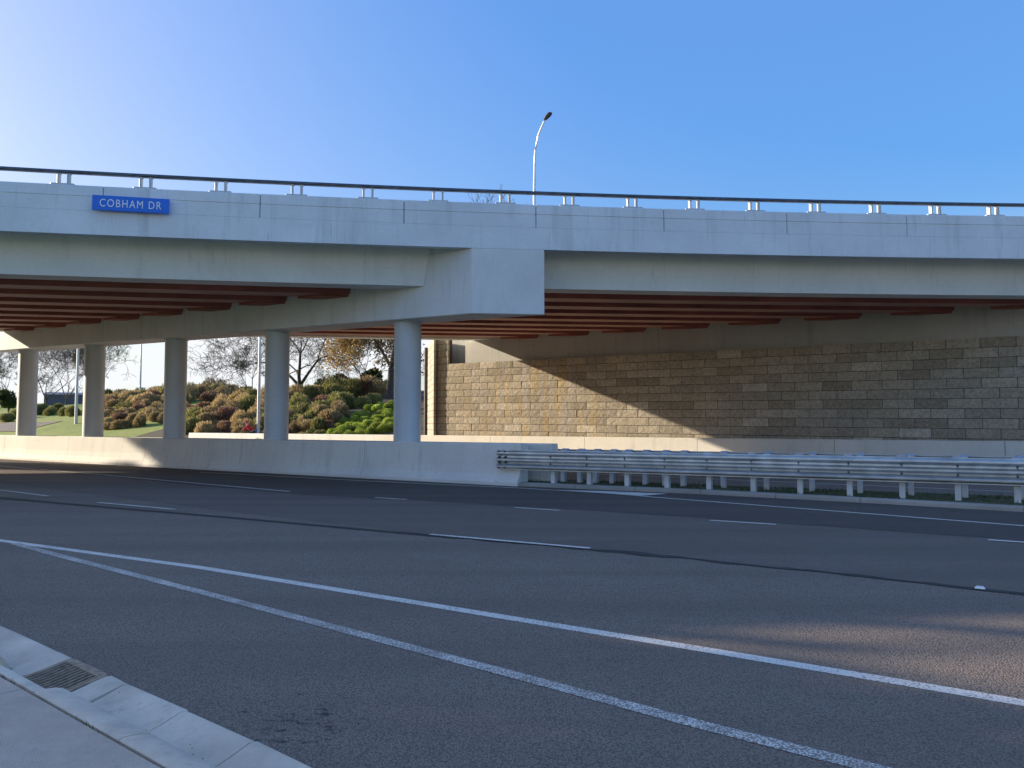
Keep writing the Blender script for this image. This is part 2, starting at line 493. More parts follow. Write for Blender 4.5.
# ------------------------------------------------------------------ the bridge's curve in plan
QA, QB, QC = -2.565e-3, 0.12243, 21.07
XS = -13.0
def fy(x):
    x = np.asarray(x, float)
    xc = np.maximum(x, XS)
    return (QC + QB * xc + QA * xc * xc + (QB + 2 * QA * XS) * (x - xc)) * 1.0
_xs = np.linspace(-75, 60, 2701)
_ys = fy(_xs)
_ss = np.concatenate([[0], np.cumsum(np.hypot(np.diff(_xs), np.diff(_ys)))])
_ss -= np.interp(0.0, _xs, _ss)
S_JOINT = float(np.interp(0.67, _xs, _ss))
TILT = 0.024
W = 20.1
def B(s, n, z):
    x = float(np.interp(s, _ss, _xs)); y = float(fy(x))
    d = QB + 2 * QA * max(x, XS)
    k = 1 / math.hypot(1, d)
    return Vector((x - d * k * n, y + k * n, z + TILT * n))
def s_of_x(x): return float(np.interp(x, _xs, _ss))
def s_hit(n, P, d):
    # arclength where the offset curve n crosses the plan line P + t d
    lo, hi = -60.0, 55.0
    def side(s):
        q = B(s, n, 0)
        return (q.x - P[0]) * d[1] - (q.y - P[1]) * d[0]
    a = side(lo)
    for _ in range(50):
        mid = (lo + hi) / 2
        if side(mid) * a > 0: lo = mid
        else: hi = mid
    return (lo + hi) / 2
def sweep(name, prof, s0, s1, mats, parent, step=1.2, fm=None, closed=True):
    """closed profile [(n,z)] along the curve from s0(n) to s1(n)"""
    f0 = s0 if callable(s0) else (lambda n: s0)
    f1 = s1 if callable(s1) else (lambda n: s1)
    k = len(prof)
    a = [f0(n) for n, z in prof]; b = [f1(n) for n, z in prof]
    cnt = max(1, int(math.ceil((max(b) - min(a)) / step)))
    vs, fs, ms = [], [], []
    for i in range(cnt + 1):
        for j, (n, z) in enumerate(prof):
            vs.append(B(a[j] + (b[j] - a[j]) * i / cnt, n, z))
    for i in range(cnt):
        for j in range(k):
            j2 = (j + 1) % k
            fs.append((i * k + j, (i + 1) * k + j, (i + 1) * k + j2, i * k + j2))
            ms.append(fm[j] if fm else 0)
    fs.append(tuple(range(k))); ms.append(0)
    fs.append(tuple(cnt * k + j for j in reversed(range(k)))); ms.append(0)
    mb = MB(); mb.v = [tuple(v) for v in vs]; mb.f = fs; mb.m = ms
    return mb.build(name, mats, parent)

Z_TOP, Z_PB, Z_FB, Z_BB = 7.735, 7.085, 6.465, 5.55
CAPD = Vector((-0.831, 0.556, 0)).normalized()
C0 = Vector((-0.09, fy(-0.09), 0))
WALLD = Vector((-0.813, 0.582, 0)).normalized()
WALLP = Vector((0, 38.28, 0))
WALLN = Vector((-WALLD.y, WALLD.x, 0))          # towards the camera
if WALLN.y > 0: WALLN = -WALLN
CAPN = Vector((-CAPD.y, CAPD.x, 0))
if CAPN.y > 0: CAPN = -CAPN

# ------------------------------------------------------------------ ground
prof_q = [(-400, -0.08), (0.0, -0.08), (0.6, -0.02), (3, 0.8), (8, 2.0), (15, 3.3), (25, 4.6), (40, 5.8), (80, 6.6), (400, 7), (2500, 7)]
def terr_z(q, p=0):
    z = float(np.interp(q, [a for a, b in prof_q], [b for a, b in prof_q]))
    if q > 4: z += 0.25 * math.sin(p * 0.21 + 1.0) * min(1, (q - 4) / 10) + 0.15 * math.sin(p * 0.5 + q * 0.3) * min(1, (q - 4) / 10)
    return z
def terr(p, q):
    v = WALLP + WALLD * p - WALLN * q
    return Vector((v.x, v.y, terr_z(q, p)))
def terr_at(x, d):
    rx = pix(x, 420)[0]
    v = Vector((rx * d, d, 0)) - WALLP
    return terr(v.dot(WALLD), -v.dot(WALLN))
qs = [-1500, -300, -100, -50, -20, -5, -1, 0, 0.6, 1.5, 3, 4.5, 6, 8, 10, 12.5, 15, 18, 21, 25, 30, 35, 40, 50, 65, 80, 120, 200, 400, 1000, 2500]
ps = [-2500, -800, -300, -150, -80, -50] + list(np.arange(-40, 141, 4.0)) + [160, 200, 260, 400, 900, 2500]
vs = [terr(p, q) for q in qs for p in ps]
npn = len(ps)
fs = [(i * npn + j, i * npn + j + 1, (i + 1) * npn + j + 1, (i + 1) * npn + j) for i in range(len(qs) - 1) for j in range(npn - 1)]
gr = mesh_obj('ground', vs, fs, [M['ground'], M['mulch']], smooth=True)
mi = []
for i in range(len(qs) - 1):
    for j in range(npn - 1):
        pm, qm = (ps[j] + ps[j + 1]) / 2, (qs[i] + qs[i + 1]) / 2
        mi.append(1 if (-20 < pm < 42 and 0.5 < qm < 30) else 0)
gr.data.polygons.foreach_set('material_index', mi)
setp(gr, kind='structure')

# ------------------------------------------------------------------ roads
KP = gnd(0, 628); KD = (gnd(305, 768) - gnd(0, 628)).normalized()        # road edge along the channel, towards the viewer
KN = Vector((KD.y, -KD.x, 0))                                             # towards the footpath
if KN.y > 0: KN = -KN
def kp(s, n, z=0.0): return KP + KD * s + KN * n + Vector((0, 0, z))
def sheet(name, poly, mat, z=None, parent=None, kind='structure'):
    vs = [Vector((p[0], p[1], z if z is not None else p[2])) for p in poly]
    o = mesh_obj(name, vs, [tuple(range(len(vs)))], mat, parent)
    nrm = o.data.polygons[0].normal
    if nrm.z < 0: o.data.flip_normals()
    if kind: o['kind'] = kind
    return o
a, b_ = kp(-90, 0), kp(60, 0)
wl0, wl1 = WALLP + WALLD * 140, WALLP - WALLD * 60
sheet('road', [a, b_, wl1 - WALLN * 0.2, wl0 - WALLN * 0.2], M['road'], 0.0)

def ragged(name, up, lo, mat, z, amp=0.05, step=0.25, amp_up=0.0):
    """strip between two pixel polylines on the ground, ragged lower edge"""
    def dens(pl, amp):
        P = [gnd(*q) for q in pl]
        # extend both ends
        P = [P[0] + (P[0] - P[1]).normalized() * 60] + P + [P[-1] + (P[-1] - P[-2]).normalized() * 40]
        out = []
        for i in range(len(P) - 1):
            L = (P[i + 1] - P[i]).length
            st = step if 0 < i < len(P) - 2 else 4.0
            k = max(1, int(L / st))
            for j in range(k):
                out.append(P[i].lerp(P[i + 1], j / k))
        out.append(P[-1])
        r = 0
        for i, v in enumerate(out):
            r = 0.6 * r + random.uniform(-amp, amp)
            v.y += r
            v.z = z
        return out
    U, L = dens(up, amp_up), dens(lo, amp)
    vs = U + L
    fs = []
    # zip the two polylines by arclength fraction
    i = j = 0
    nu, nl = len(U), len(L)
    while i < nu - 1 or j < nl - 1:
        if i < nu - 1 and (j == nl - 1 or U[i + 1].x <= L[j + 1].x):
            fs.append((i, nu + j, i + 1)); i += 1
        else:
            fs.append((i, nu + j, nu + j + 1)); j += 1
    mb = MB(); mb.v = [tuple(v) for v in vs]; mb.f = fs; mb.m = [0] * len(fs)
    o = mb.build(name, mat)
    if o.data.polygons[0].normal.z < 0: o.data.flip_normals()
    o['kind'] = 'structure'
    return o
band1 = [(0, 483), (156, 502), (300, 520), (440, 536), (624, 552.5), (800, 570), (1024, 594)]
band2 = [(0, 466), (150, 481), (300, 495), (440, 502), (624, 513), (700, 518), (850, 528), (1024, 541)]
bar_base = [(0, 454), (155, 463), (396, 476), (517, 480), (700, 486), (1024, 500)]
ragged('asphalt_overlay', bar_base, band1, M['road_mid'], 0.004, 0.035)
ragged('asphalt_overlay_dark', bar_base, band2, M['road_dark'], 0.008, 0.045)
def seam(pl, w, name):
    lo = [(x, y + w) for x, y in pl]; up = [(x, y - w) for x, y in pl]
    return ragged(name, up, lo, M['seam'], 0.006, 0.05, 0.12, 0.05)
seam([(440, 536.5), (624, 552.5), (800, 570), (960, 587)], 0.9, 'asphalt_seam')

def line_strip(name, pts, w, mat, z=0.013):
    P = [Vector(p) for p in pts]
    vs, fs = [], []
    for i, p in enumerate(P):
        d = (P[min(i + 1, len(P) - 1)] - P[max(i - 1, 0)]).normalized()
        nn = Vector((-d.y, d.x, 0))
        for sgn in (1, -1):
            q = p + nn * (w / 2 * sgn); q.z = z; vs.append(q)
    for i in range(len(P) - 1):
        fs.append((2 * i, 2 * i + 1, 2 * i + 3, 2 * i + 2))
    o = mesh_obj(name, vs, fs, mat)
    if o.data.polygons[0].normal.z < 0: o.data.flip_normals()
    o['kind'] = 'structure'
    return o
def dense_px(pl, k=8):
    out = []
    P = [gnd(*q) for q in pl]
    for i in range(len(P) - 1):
        for j in range(k): out.append(P[i].lerp(P[i + 1], j / k))
    out.append(P[-1]); return out
def ext(P, a, b):
    return [P[0] + (P[0] - P[1]).normalized() * a] + P + [P[-1] + (P[-1] - P[-2]).normalized() * b]
line_strip('lane_line', ext([gnd(*q) for q in [(0, 540.5), (200, 567.5), (400, 600), (500, 616.5), (700, 649), (860, 675.5), (1024, 703)]], 15, 10), 0.125, M['paint'], 0.002)
line_strip('worn_lane_line', ext([gnd(*q) for q in [(14, 543.5), (60, 556), (200, 592), (400, 645), (500, 671.5), (700, 725), (870, 768)]], 0, 8), 0.115, M['paint_worn'], 0.0035)
line_strip('edge_line', [gnd(*q) for q in [(200, 472.5), (380, 482), (520, 488.5), (600, 493.5), (690, 500.5), (800, 509), (1024, 526.5)]] + [gnd(1024, 526.5) + (gnd(1024, 526.5) - gnd(800, 509)).normalized() * 12], 0.10, M['paint'])
sheet('painted_gore', [gnd(548, 490.5), gnd(600, 491.8), gnd(668, 494.5), gnd(640, 496.8), gnd(590, 493)], M['paint'], 0.02)
for q in ([(98, 503), (175, 510)], [(430, 535), (590, 549)], [(0, 490.5), (48, 496.5)],
          [(375, 498), (407, 500)], [(515, 508), (560, 511)], [(710, 521), (776, 525.2)], [(988, 540.6), (1060, 545.6)]):
    line_strip('lane_dash', [gnd(*p) for p in q], 0.10, M['paint'])
line_strip('lane_line_far', [gnd(*p) for p in [(-40, 462), (30, 469), (100, 475), (290, 492)]], 0.10, M['paint'])
# far carriageway markings
for off in (1.6, 5.2, 9.0):
    P0 = WALLP + WALLN * off
    line_strip('far_lane_line', [P0 + WALLD * 60, P0 - WALLD * 45], 0.11, M['paint'], 0.004)

# reflective stud
sp = gnd(980, 589.5)
mb = MB()
mb.add([Vector((x * (1 - 0.35 * k), y * (1 - 0.3 * k), 0.018 * k)) for k in (0, 1) for x, y in ((-.045, -.04), (.045, -.04), (.045, .04), (-.045, .04))],
       [(0, 3, 2, 1), (4, 5, 6, 7), (0, 1, 5, 4), (1, 2, 6, 5), (2, 3, 7, 6), (3, 0, 4, 7)])
st = mb.build('road_stud', M['stud']); st.location = (sp.x, sp.y, 0.013); st.rotation_euler = (0, 0, math.radians(-32))
setp(st, 'small white raised reflective stud on the asphalt near right edge', 'road stud')

# ------------------------------------------------------------------ near kerb, channel, footpath
GS0 = (gnd(75, 658) - KP).dot(KD) + 0.04; GS1 = (gnd(112, 675) - KP).dot(KD) + 0.04
CH_W, KB_W, GW = 0.28, 0.24, 0.385
def prof_piece(name, prof, s0, s1, mat, parent, wob=0.0):
    k = len(prof)
    cnt = max(1, int((s1 - s0) / 0.4))
    vs, fs = [], []
    for i in range(cnt + 1):
        s = s0 + (s1 - s0) * i / cnt
        for j, (n, z) in enumerate(prof):
            vs.append(kp(s, n + (random.uniform(-wob, wob) if j == 0 else 0), z))
    for i in range(cnt):
        for j in range(k):
            fs.append((i * k + j, (i + 1) * k + j, (i + 1) * k + (j + 1) % k, i * k + (j + 1) % k))
    fs.append(tuple(range(k))); fs.append(tuple(cnt * k + j for j in reversed(range(k))))
    mb = MB(); mb.v = [tuple(v) for v in vs]; mb.f = fs; mb.m = [0] * len(fs)
    o = mb.build(name, mat, parent); auto_smooth(o, 40)
    return o
def chan(w): return [(-0.01, 0.010), (0.02, 0.014), (0.23 * w, 0.0), (0.47 * w, -0.022), (0.74 * w, -0.042), (0.86 * w, -0.04), (w - 0.004, -0.028), (w - 0.004, -0.09), (-0.01, -0.09)]
chan_prof = chan(CH_W)
kerb_prof = [(CH_W, -0.09), (CH_W, -0.026), (CH_W + 0.05, 0.05), (CH_W + 0.085, 0.085), (CH_W + 0.13, 0.10), (CH_W + KB_W - 0.02, 0.11), (CH_W + KB_W, 0.10), (CH_W + KB_W, -0.06)]
kbase = sheet('kerb', [kp(-90, -0.03), kp(60, -0.03), kp(60, CH_W + KB_W + 0.02), kp(-90, CH_W + KB_W + 0.02)], M['joint'], -0.076)
sj = [-90, -60, -30, -14, -8, -5.6, -3.2, GS0 - 0.25, GS0]
for i in range(len(sj) - 1):
    prof_piece('channel_segment', chan(GW) if i == len(sj) - 2 else chan_prof, sj[i] + 0.004, sj[i + 1] - 0.004, M['kerb'], kbase, 0.006)
s2 = [GS1, GS1 + 0.25, GS1 + 0.95, GS1 + 1.62, GS1 + 2.4, GS1 + 4.8, GS1 + 10, GS1 + 30, GS1 + 60]
for i in range(len(s2) - 1):
    prof_piece('channel_segment', chan(GW) if i == 0 else chan_prof, s2[i] + 0.004, s2[i + 1] - 0.004, M['kerb'], kbase, 0.012)
s3 = [-90, -60, -30, -14, -8, -5.0, -2.6, GS0 - 0.25, GS1 + 0.25, GS1 + 1.3, GS1 + 2.1, GS1 + 4.5, GS1 + 10, GS1 + 30, GS1 + 60]
for i in range(len(s3) - 1):
    pr = kerb_prof
    if i == 7:      # lowered throat behind the grate
        pr = [(GW, -0.09), (GW, -0.024), (GW + 0.03, 0.04), (GW + 0.05, 0.085), (GW + 0.075, 0.104), (CH_W + KB_W, 0.106), (CH_W + KB_W, -0.06)]
    prof_piece('kerb_segment', pr, s3[i] + 0.004, s3[i + 1] - 0.004, M['kerb'], kbase)
# kerb inlet cover block beside the grate, mostly left of the frame
path = sheet('footpath', [kp(-90, CH_W + KB_W + 0.012), kp(60, CH_W + KB_W + 0.012), kp(60, CH_W + KB_W + 3.6), kp(-90, CH_W + KB_W + 3.6)], M['joint'], 0.085)
fn0 = CH_W + KB_W + 0.022
sl_j = (gnd(10, 693, 0.1) - KP).dot(KD)
k0 = -20
for k in range(-20, 20):
    sA, sB = sl_j + k * 2.6 + 0.006, sl_j + (k + 1) * 2.6 - 0.006
    mb = MB()
    n0, n1, z1, c = fn0, fn0 + 1.75, 0.108, 0.006
    ring = lambda i, z: [kp(sA + i, n0 + i, z), kp(sB - i, n0 + i, z), kp(sB - i, n1 - i, z), kp(sA + i, n1 - i, z)]
    vs = ring(0, 0.087) + ring(0, z1 - c) + ring(c, z1)
    fs = [(8, 9, 10, 11)] + [(r * 4 + j, r * 4 + (j + 1) % 4, (r + 1) * 4 + (j + 1) % 4, (r + 1) * 4 + j) for r in (0, 1) for j in range(4)]
    mb.add(vs, fs); mb.build('slab', M['slab'], path)
    mb = MB(); n0, n1 = fn0 + 1.762, fn0 + 3.5
    vs = ring(0, 0.087) + ring(0, z1 - c) + ring(c, z1)
    mb.add(vs, fs); mb.build('slab', M['slab'], path)
verge = sheet('grass_verge', [kp(-90, fn0 + 3.52), kp(60, fn0 + 3.52), kp(60, 60), kp(-90, 60)], M['ground'], 0.10)

# drain grate
gt = empty('drain_grate', kp((GS0 + GS1) / 2, GW / 2, -0.05))
setp(gt, 'rusty brown iron drain grate set into the concrete kerb channel', 'drain')
def gp(s, n, z): return kp(s, n, z) - Vector(gt.location)
def gz(n): return float(np.interp(n, [0, 0.23 * GW, 0.47 * GW, 0.74 * GW, GW], [0.012, 0.0, -0.02, -0.036, -0.028]))
def gbar(name, s0, s1, n0, n1, mat, steps=6, th=0.03, dz=0.0):
    vs, fs = [], []
    for i in range(steps + 1):
        n = n0 + (n1 - n0) * i / steps
        z = gz(n) + dz
        vs += [gp(s0, n, z), gp(s1, n, z), gp(s1, n, z - th), gp(s0, n, z - th)]
    for i in range(steps):
        for j in range(4): fs.append((i * 4 + j, i * 4 + (j + 1) % 4, i * 4 + 4 + (j + 1) % 4, i * 4 + 4 + j))
    fs += [(0, 1, 2, 3), tuple(steps * 4 + j for j in (3, 2, 1, 0))]
    mb = MB(); mb.v = [tuple(v) for v in vs]; mb.f = fs; mb.m = [0] * len(fs)
    return mb.build(name, mat, gt)
gbar('frame_side', GS0 + 0.005, GS0 + 0.045, 0.0, GW, M['iron'], dz=0.004)
gbar('frame_side', GS1 - 0.045, GS1 - 0.005, 0.0, GW, M['iron'], dz=0.004)
gbar('frame_side', GS0 + 0.045, GS1 - 0.045, -0.012, 0.045, M['iron'], 2, dz=0.004)
gbar('frame_side', GS0 + 0.045, GS1 - 0.045, GW - 0.035, GW - 0.006, M['iron'], 2, dz=0.004)
nb = 10
gw = (GS1 - GS0 - 0.09) / nb
for i in range(nb):
    s0 = GS0 + 0.045 + gw * (i + 0.5)
    gbar('bar', s0 - gw * 0.18, s0 + gw * 0.18, 0.046, GW - 0.036, M['iron'])
mb = MB(); mb.add([gp(GS0, 0, -0.0745), gp(GS1, 0, -0.0745), gp(GS1, GW, -0.0745), gp(GS0, GW, -0.0745)], [(0, 1, 2, 3)])
mb.build('pit', M['pit'], gt)

# small round survey plate in the footpath
sp = kp(GS0 - 0.42, CH_W + 0.17)
mb = MB()
mb.tube([(0, 0, 0), (0, 0, 0.006)], [0.055, 0.052], 16)
cv = mb.build('service_cover', M['kerb']); cv.location = (sp.x, sp.y, 0.1065)
setp(cv, 'small round concrete service cover in the kerb by the grate', 'service cover')

# ------------------------------------------------------------------ median: kerb, turf
mk = [gnd(519, 486.5), gnd(700, 494.5), gnd(860, 503), gnd(1024, 512.5)]
mk = mk + [mk[-1] + (mk[-1] - mk[-2]).normalized() * 14]
RAILD = Vector((1, -0.55, 0)).normalized()
RAILN = Vector((RAILD.y, -RAILD.x, 0))           # towards the viewer
if RAILN.y > 0: RAILN = -RAILN
RP = Vector((0, 20.28, 0)); RP2 = Vector((0, 21.7, 0))
back = [RP2 - RAILN * 0.55 + RAILD * t for t in (-1.6, 28)]
tz = 0.10
turf = [v + Vector((0, 0.14, 0)) for v in mk]
sheet('median', [Vector((v.x, v.y, tz - 0.01)) for v in turf] + [Vector((v.x, v.y, tz - 0.01)) for v in reversed(back)], M['median'], tz - 0.01)
mkb = sheet('median_kerb', [Vector((v.x, v.y + 0.01, 0)) for v in mk] + [Vector((v.x, v.y + 0.15, 0)) for v in reversed(mk)], M['joint'], 0.02)
for i in range(len(mk) - 1):
    L = (mk[i + 1] - mk[i]).length
    k = max(1, round(L / 1.9))
    for j in range(k):
        p0, p1 = mk[i].lerp(mk[i + 1], j / k), mk[i].lerp(mk[i + 1], (j + 1) / k)
        d = (p1 - p0).normalized(); nn = Vector((-d.y, d.x, 0))
        if nn.y < 0: nn = -nn
        p0 = p0 + d * 0.006; p1 = p1 - d * 0.006
        pr = [(0, 0.0), (0.012, 0.07), (0.04, 0.10), (0.15, 0.112), (0.15, 0.0)]
        vs = [p0 + nn * a_ + Vector((0, 0, z)) for a_, z in pr] + [p1 + nn * a_ + Vector((0, 0, z)) for a_, z in pr]
        fs = [(q, (q + 1) % 5, 5 + (q + 1) % 5, 5 + q) for q in range(5)] + [(4, 3, 2, 1, 0), (5, 6, 7, 8, 9)]
        mb = MB(); mb.add(vs, fs); mb.build('kerb_segment', M['med_kerb'], mkb)
# grass blades on the median
mb = MB()
for _ in range(5200):
    t = random.uniform(-0.5, 13)
    lo_y = np.interp(t, [v.x for v in mk], [v.y for v in mk]) + 0.16
    hi_y = 21.7 - 0.55 * t + 0.45
    u = random.random()
    y = lo_y + (hi_y - lo_y) * u
    if math.sin(t * 1.7 + 2) + math.sin(t * 4.1 + y * 3) + random.uniform(-1, 1) < -0.5: continue
    h = random.uniform(0.02, 0.075); a_ = random.uniform(0, 6.28); w = 0.008
    dx, dy = math.cos(a_), math.sin(a_)
    lx, ly = random.uniform(-.03, .03), random.uniform(-.03, .03)
    mb.add([(t - dx * w, y - dy * w, tz - .012), (t + dx * w, y + dy * w, tz - .012), (t + lx, y + ly, tz + h)], [(0, 1, 2)])
g_ = mesh_obj('median_grass', mb.v, mb.f, M['grass'])
setp(g_, 'short patchy grass along the median under the guard rails', 'grass', kind='stuff')

# ------------------------------------------------------------------ road bridge
bridge = empty('road_bridge', (C0.x, C0.y, 0))
setp(bridge, 'grey concrete road overpass with red brown girders, round columns and metal railing', 'bridge')
def parent_keep(o, par):
    o.parent = par
    o.matrix_parent_inverse = Matrix.Translation(-Vector(par.location))
    return o
_ms = mesh_obj
def under(o, par=None):
    return parent_keep(o, par or bridge)
SA, SB = -58.0, 50.0
under(sweep('deck', [(0, Z_FB), (0, Z_PB - 0.006), (W, Z_PB - 0.006), (W, Z_FB), (W - 0.26, Z_FB), (W - 0.3, Z_FB + 0.14), (0.3, Z_FB + 0.14), (0.26, Z_FB)], SA, SB, [M['fascia_edge']], None, 1.2))
under(sweep('parapet_core', [(0.06, Z_PB - 0.01), (0.06, Z_TOP - 0.03), (0.32, Z_TOP - 0.03), (0.32, Z_PB - 0.01)], SA, SB, [M['core']], None, 1.2))
under(sweep('parapet_core', [(W - 0.32, Z_PB - 0.01), (W - 0.32, Z_TOP - 0.03), (W - 0.06, Z_TOP - 0.03), (W - 0.06, Z_PB - 0.01)], SA, SB, [M['core']], None, 1.2))
def s_px(px_, n, z):
    lo, hi = -40.0, 45.0
    for _ in range(60):
        mid = (lo + hi) / 2
        q = B(mid, n, z)
        dp = q.y * math.cos(PITCH) + (q.z - CAM_Z) * math.sin(PITCH)
        if 512 + FPX * q.x / dp < px_: lo = mid
        else: hi = mid
    return mid
def fill(xs_, n, z, step):
    S_ = [s_px(x, n, z) for x in xs_]
    while S_[0] > SA + step: S_.insert(0, S_[0] - step)
    while S_[-1] < SB - step: S_.append(S_[-1] + step)
    return S_
# parapet panels, front and back
PL = 3.63
k0 = int(math.floor((SA - S_JOINT) / PL)) + 1
k1 = int(math.floor((SB - S_JOINT) / PL))
zg = Z_TOP - 0.285
JT = fill([103, 260, 404, 536, 664, 787, 907], 0.0, Z_TOP - 0.3, PL)
for k in range(len(JT) - 1):
    s0, s1 = JT[k] + 0.011, JT[k + 1] - 0.011
    pr = [(0.006, Z_PB), (0.004, zg - 0.014), (0.03, zg - 0.007), (0.03, zg + 0.007), (0.004, zg + 0.014), (0.012, Z_TOP - 0.02), (0.035, Z_TOP), (0.34, Z_TOP), (0.36, Z_PB)]
    under(sweep('parapet_panel', pr, s0, s1, [M['fascia']], None, 0.95))
    prb = [(W - n, z) for n, z in pr]
    under(sweep('parapet_panel', prb, s0, s1, [M['fascia']], None, 1.9))
def bar_sweep(name, n, z, ry, rz_, s0, s1, mat, seg=10, step=1.0):
    pr = [(n + ry * math.cos(2 * math.pi * i / seg), z + rz_ * math.sin(2 * math.pi * i / seg)) for i in range(seg)]
    o = sweep(name, pr, s0, s1, [mat], None, step); auto_smooth(o, 50); return o
for side, n0 in ((0, 0.19), (1, W - 0.19)):
    rail = under(bar_sweep('railing', n0, Z_TOP + 0.37, 0.075, 0.055, SA, SB, M['rail_dark']))
    mbp = MB()
    # post pair prototype, local: x along bridge, y across, z up from parapet top
    mbp.bbox(-0.28, 0.28, -0.12, 0.12, -0.002, 0.045, 0.008)
    for dx in (-0.12, 0.12):
        mbp.bbox(dx - 0.028, dx + 0.028, -0.075, 0.075, 0.022, 0.31, 0.008)
        mbp.bbox(dx - 0.05, dx + 0.05, -0.04, 0.04, 0.29, 0.335, 0.006)
    proto = mbp.build('railing_post', M['post_white'])
    me = proto.data
    first = True
    for s in fill([64, 146, 221, 297, 368, 438, 505, 569, 632, 694, 754, 815, 875, 935, 993], 0.19, Z_TOP + 0.15, 1.8):
        if side == 1 and not (-30 < s < 30): continue
        if s < -40 or s > 45: continue
        p = B(s, n0, Z_TOP)
        q = B(s + 0.1, n0, Z_TOP)
        o = proto if first else share('railing_post', me)
        first = False
        o.location = p
        o.rotation_euler = (0, 0, math.atan2(q.y - p.y, q.x - p.x))
        bpy.context.view_layer.update() if False else None
        o.parent = rail
        o.matrix_parent_inverse = Matrix.Identity(4)
        # rail's own transform is identity apart from the bridge offset, handled by the inverse on the rail
# pier cap
FL, FR = Vector((-1.09, fy(-1.09), 0)), Vector((0.91, fy(0.91), 0))
CAPL = 30.3
zc0 = 4.645
def capz(t): return zc0 + 0.0177 * t
capv = []
for P in (FL, FR):
    d_ = (Vector((P.x, P.y, 0)) - C0).dot(CAPD)
    for t in (-0.003, CAPL):
        q = P + CAPD * t
        nperp = t * 0.682
        capv.append(Vector((q.x, q.y, capz(t))))
        capv.append(Vector((q.x, q.y, Z_FB + TILT * nperp + (0.13 if t > 1 else 0.0))))
# order: FL0b FL0t FL1b FL1t FR0b FR0t FR1b FR1t
mb = MB()
mb.add(capv, [(0, 1, 5, 4), (2, 6, 7, 3), (0, 2, 3, 1), (4, 5, 7, 6), (0, 4, 6, 2), (1, 3, 7, 5)])
up = []
for P in (FL, FR):
    for t in (0.42, CAPL - 0.42):
        q = P + CAPD * t
        for dz in (-0.05, 0.139): up.append(Vector((q.x, q.y, Z_FB + TILT * t * 0.682 + dz)))
mb.add(up, [(0, 1, 5, 4), (2, 6, 7, 3), (0, 2, 3, 1), (4, 5, 7, 6), (0, 4, 6, 2), (1, 3, 7, 5)])
cap = under(mb.build('pier_cap', M['cap']))
bv = cap.modifiers.new('edge', 'BEVEL'); bv.width = 0.02; bv.segments = 1
# columns
for t in (3.67, 9.60, 15.53, 21.46, 27.39):
    q = C0 + CAPD * t
    mb = MB()
    mb.tube([(q.x, q.y, 0.0), (q.x, q.y, 1.0), (q.x, q.y, capz(t) - 0.06), (q.x, q.y, capz(t) + 0.05)], [0.405, 0.405, 0.405, 0.405], 40)
    mb.tube([(q.x, q.y, capz(t) - 0.05), (q.x, q.y, capz(t) + 0.03)], [0.43, 0.43], 40)
    c = mb.build('column', M['column']); auto_smooth(c, 40); under(c)
# girders
ABP = WALLP - WALLN * 0.25
for k in range(10):
  outer = k in (0, 9)
  for span in (0, 1):
    c = 1.53 + (1.90 if span else 1.97) * k
    if k == 9: c = 18.65
    pr = [(c - 0.40, Z_BB), (c - 0.57, Z_FB + 0.138), (c + 0.57, Z_FB + 0.138), (c + 0.40, Z_BB)]
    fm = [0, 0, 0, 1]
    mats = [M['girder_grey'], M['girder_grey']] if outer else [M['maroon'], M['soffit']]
    eL = lambda n: s_hit(n, FL + CAPN * 0.0, CAPD) - 0.02
    eR = lambda n: s_hit(n, FR, CAPD) + 0.02
    eA = lambda n: s_hit(n, ABP, WALLD) - 0.005
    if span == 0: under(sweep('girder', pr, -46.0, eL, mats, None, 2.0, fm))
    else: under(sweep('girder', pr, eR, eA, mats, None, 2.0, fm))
    if not outer:
        bpr = [(c - 0.36, Z_BB - 0.08), (c - 0.36, Z_BB - 0.002), (c + 0.36, Z_BB - 0.002), (c + 0.36, Z_BB - 0.08)]
        if span == 0: under(sweep('bearing_plate', bpr, lambda n: eL(n) - 0.8, eL, [M['maroon']], None, 2.0))
        else: under(sweep('bearing_plate', bpr, lambda n: eA(n) - 0.9, eA, [M['maroon']], None, 2.0))
# abutment seat and back wall above the block wall
wr = ray_line(1024, 440, WALLP, WALLD)
cl = ray_line(433, 430, WALLP, WALLD)        # left corner of the block wall
dL = (cl - wr).length
def wpt(d, q, z):
    v = wr + WALLD * d - WALLN * q
    return Vector((v.x, v.y, z))
def wtop(d): return 4.63 + 0.0085 * d
aL = (ray_line(466, 350, WALLP - WALLN * 0.3, WALLD) - wr).dot(WALLD)
mb = MB()
vs = []
for d in (aL, -24):
    nn = 0
    zt = 6.9 if d == aL else 6.55
    for q in (0.25, 1.6):
        vs += [wpt(d, q, 3.0), wpt(d, q, zt)]
mb.add(vs, [(0, 1, 3, 2), (4, 6, 7, 5), (0, 4, 5, 1), (2, 3, 7, 6), (1, 5, 7, 3), (0, 2, 6, 4)])
mb.box(0, 0, 0, 0, 0, 0) if False else None
vs = []
for d in (aL + 0.01, dL - 0.3):
    for q in (1.1, 1.6): vs += [wpt(d, q, 3.0), wpt(d, q, 6.85)]
mb.add(vs, [(0, 1, 3, 2), (4, 6, 7, 5), (0, 4, 5, 1), (2, 3, 7, 6), (1, 5, 7, 3), (0, 2, 6, 4)])
under(mb.build('abutment', M['abut']))
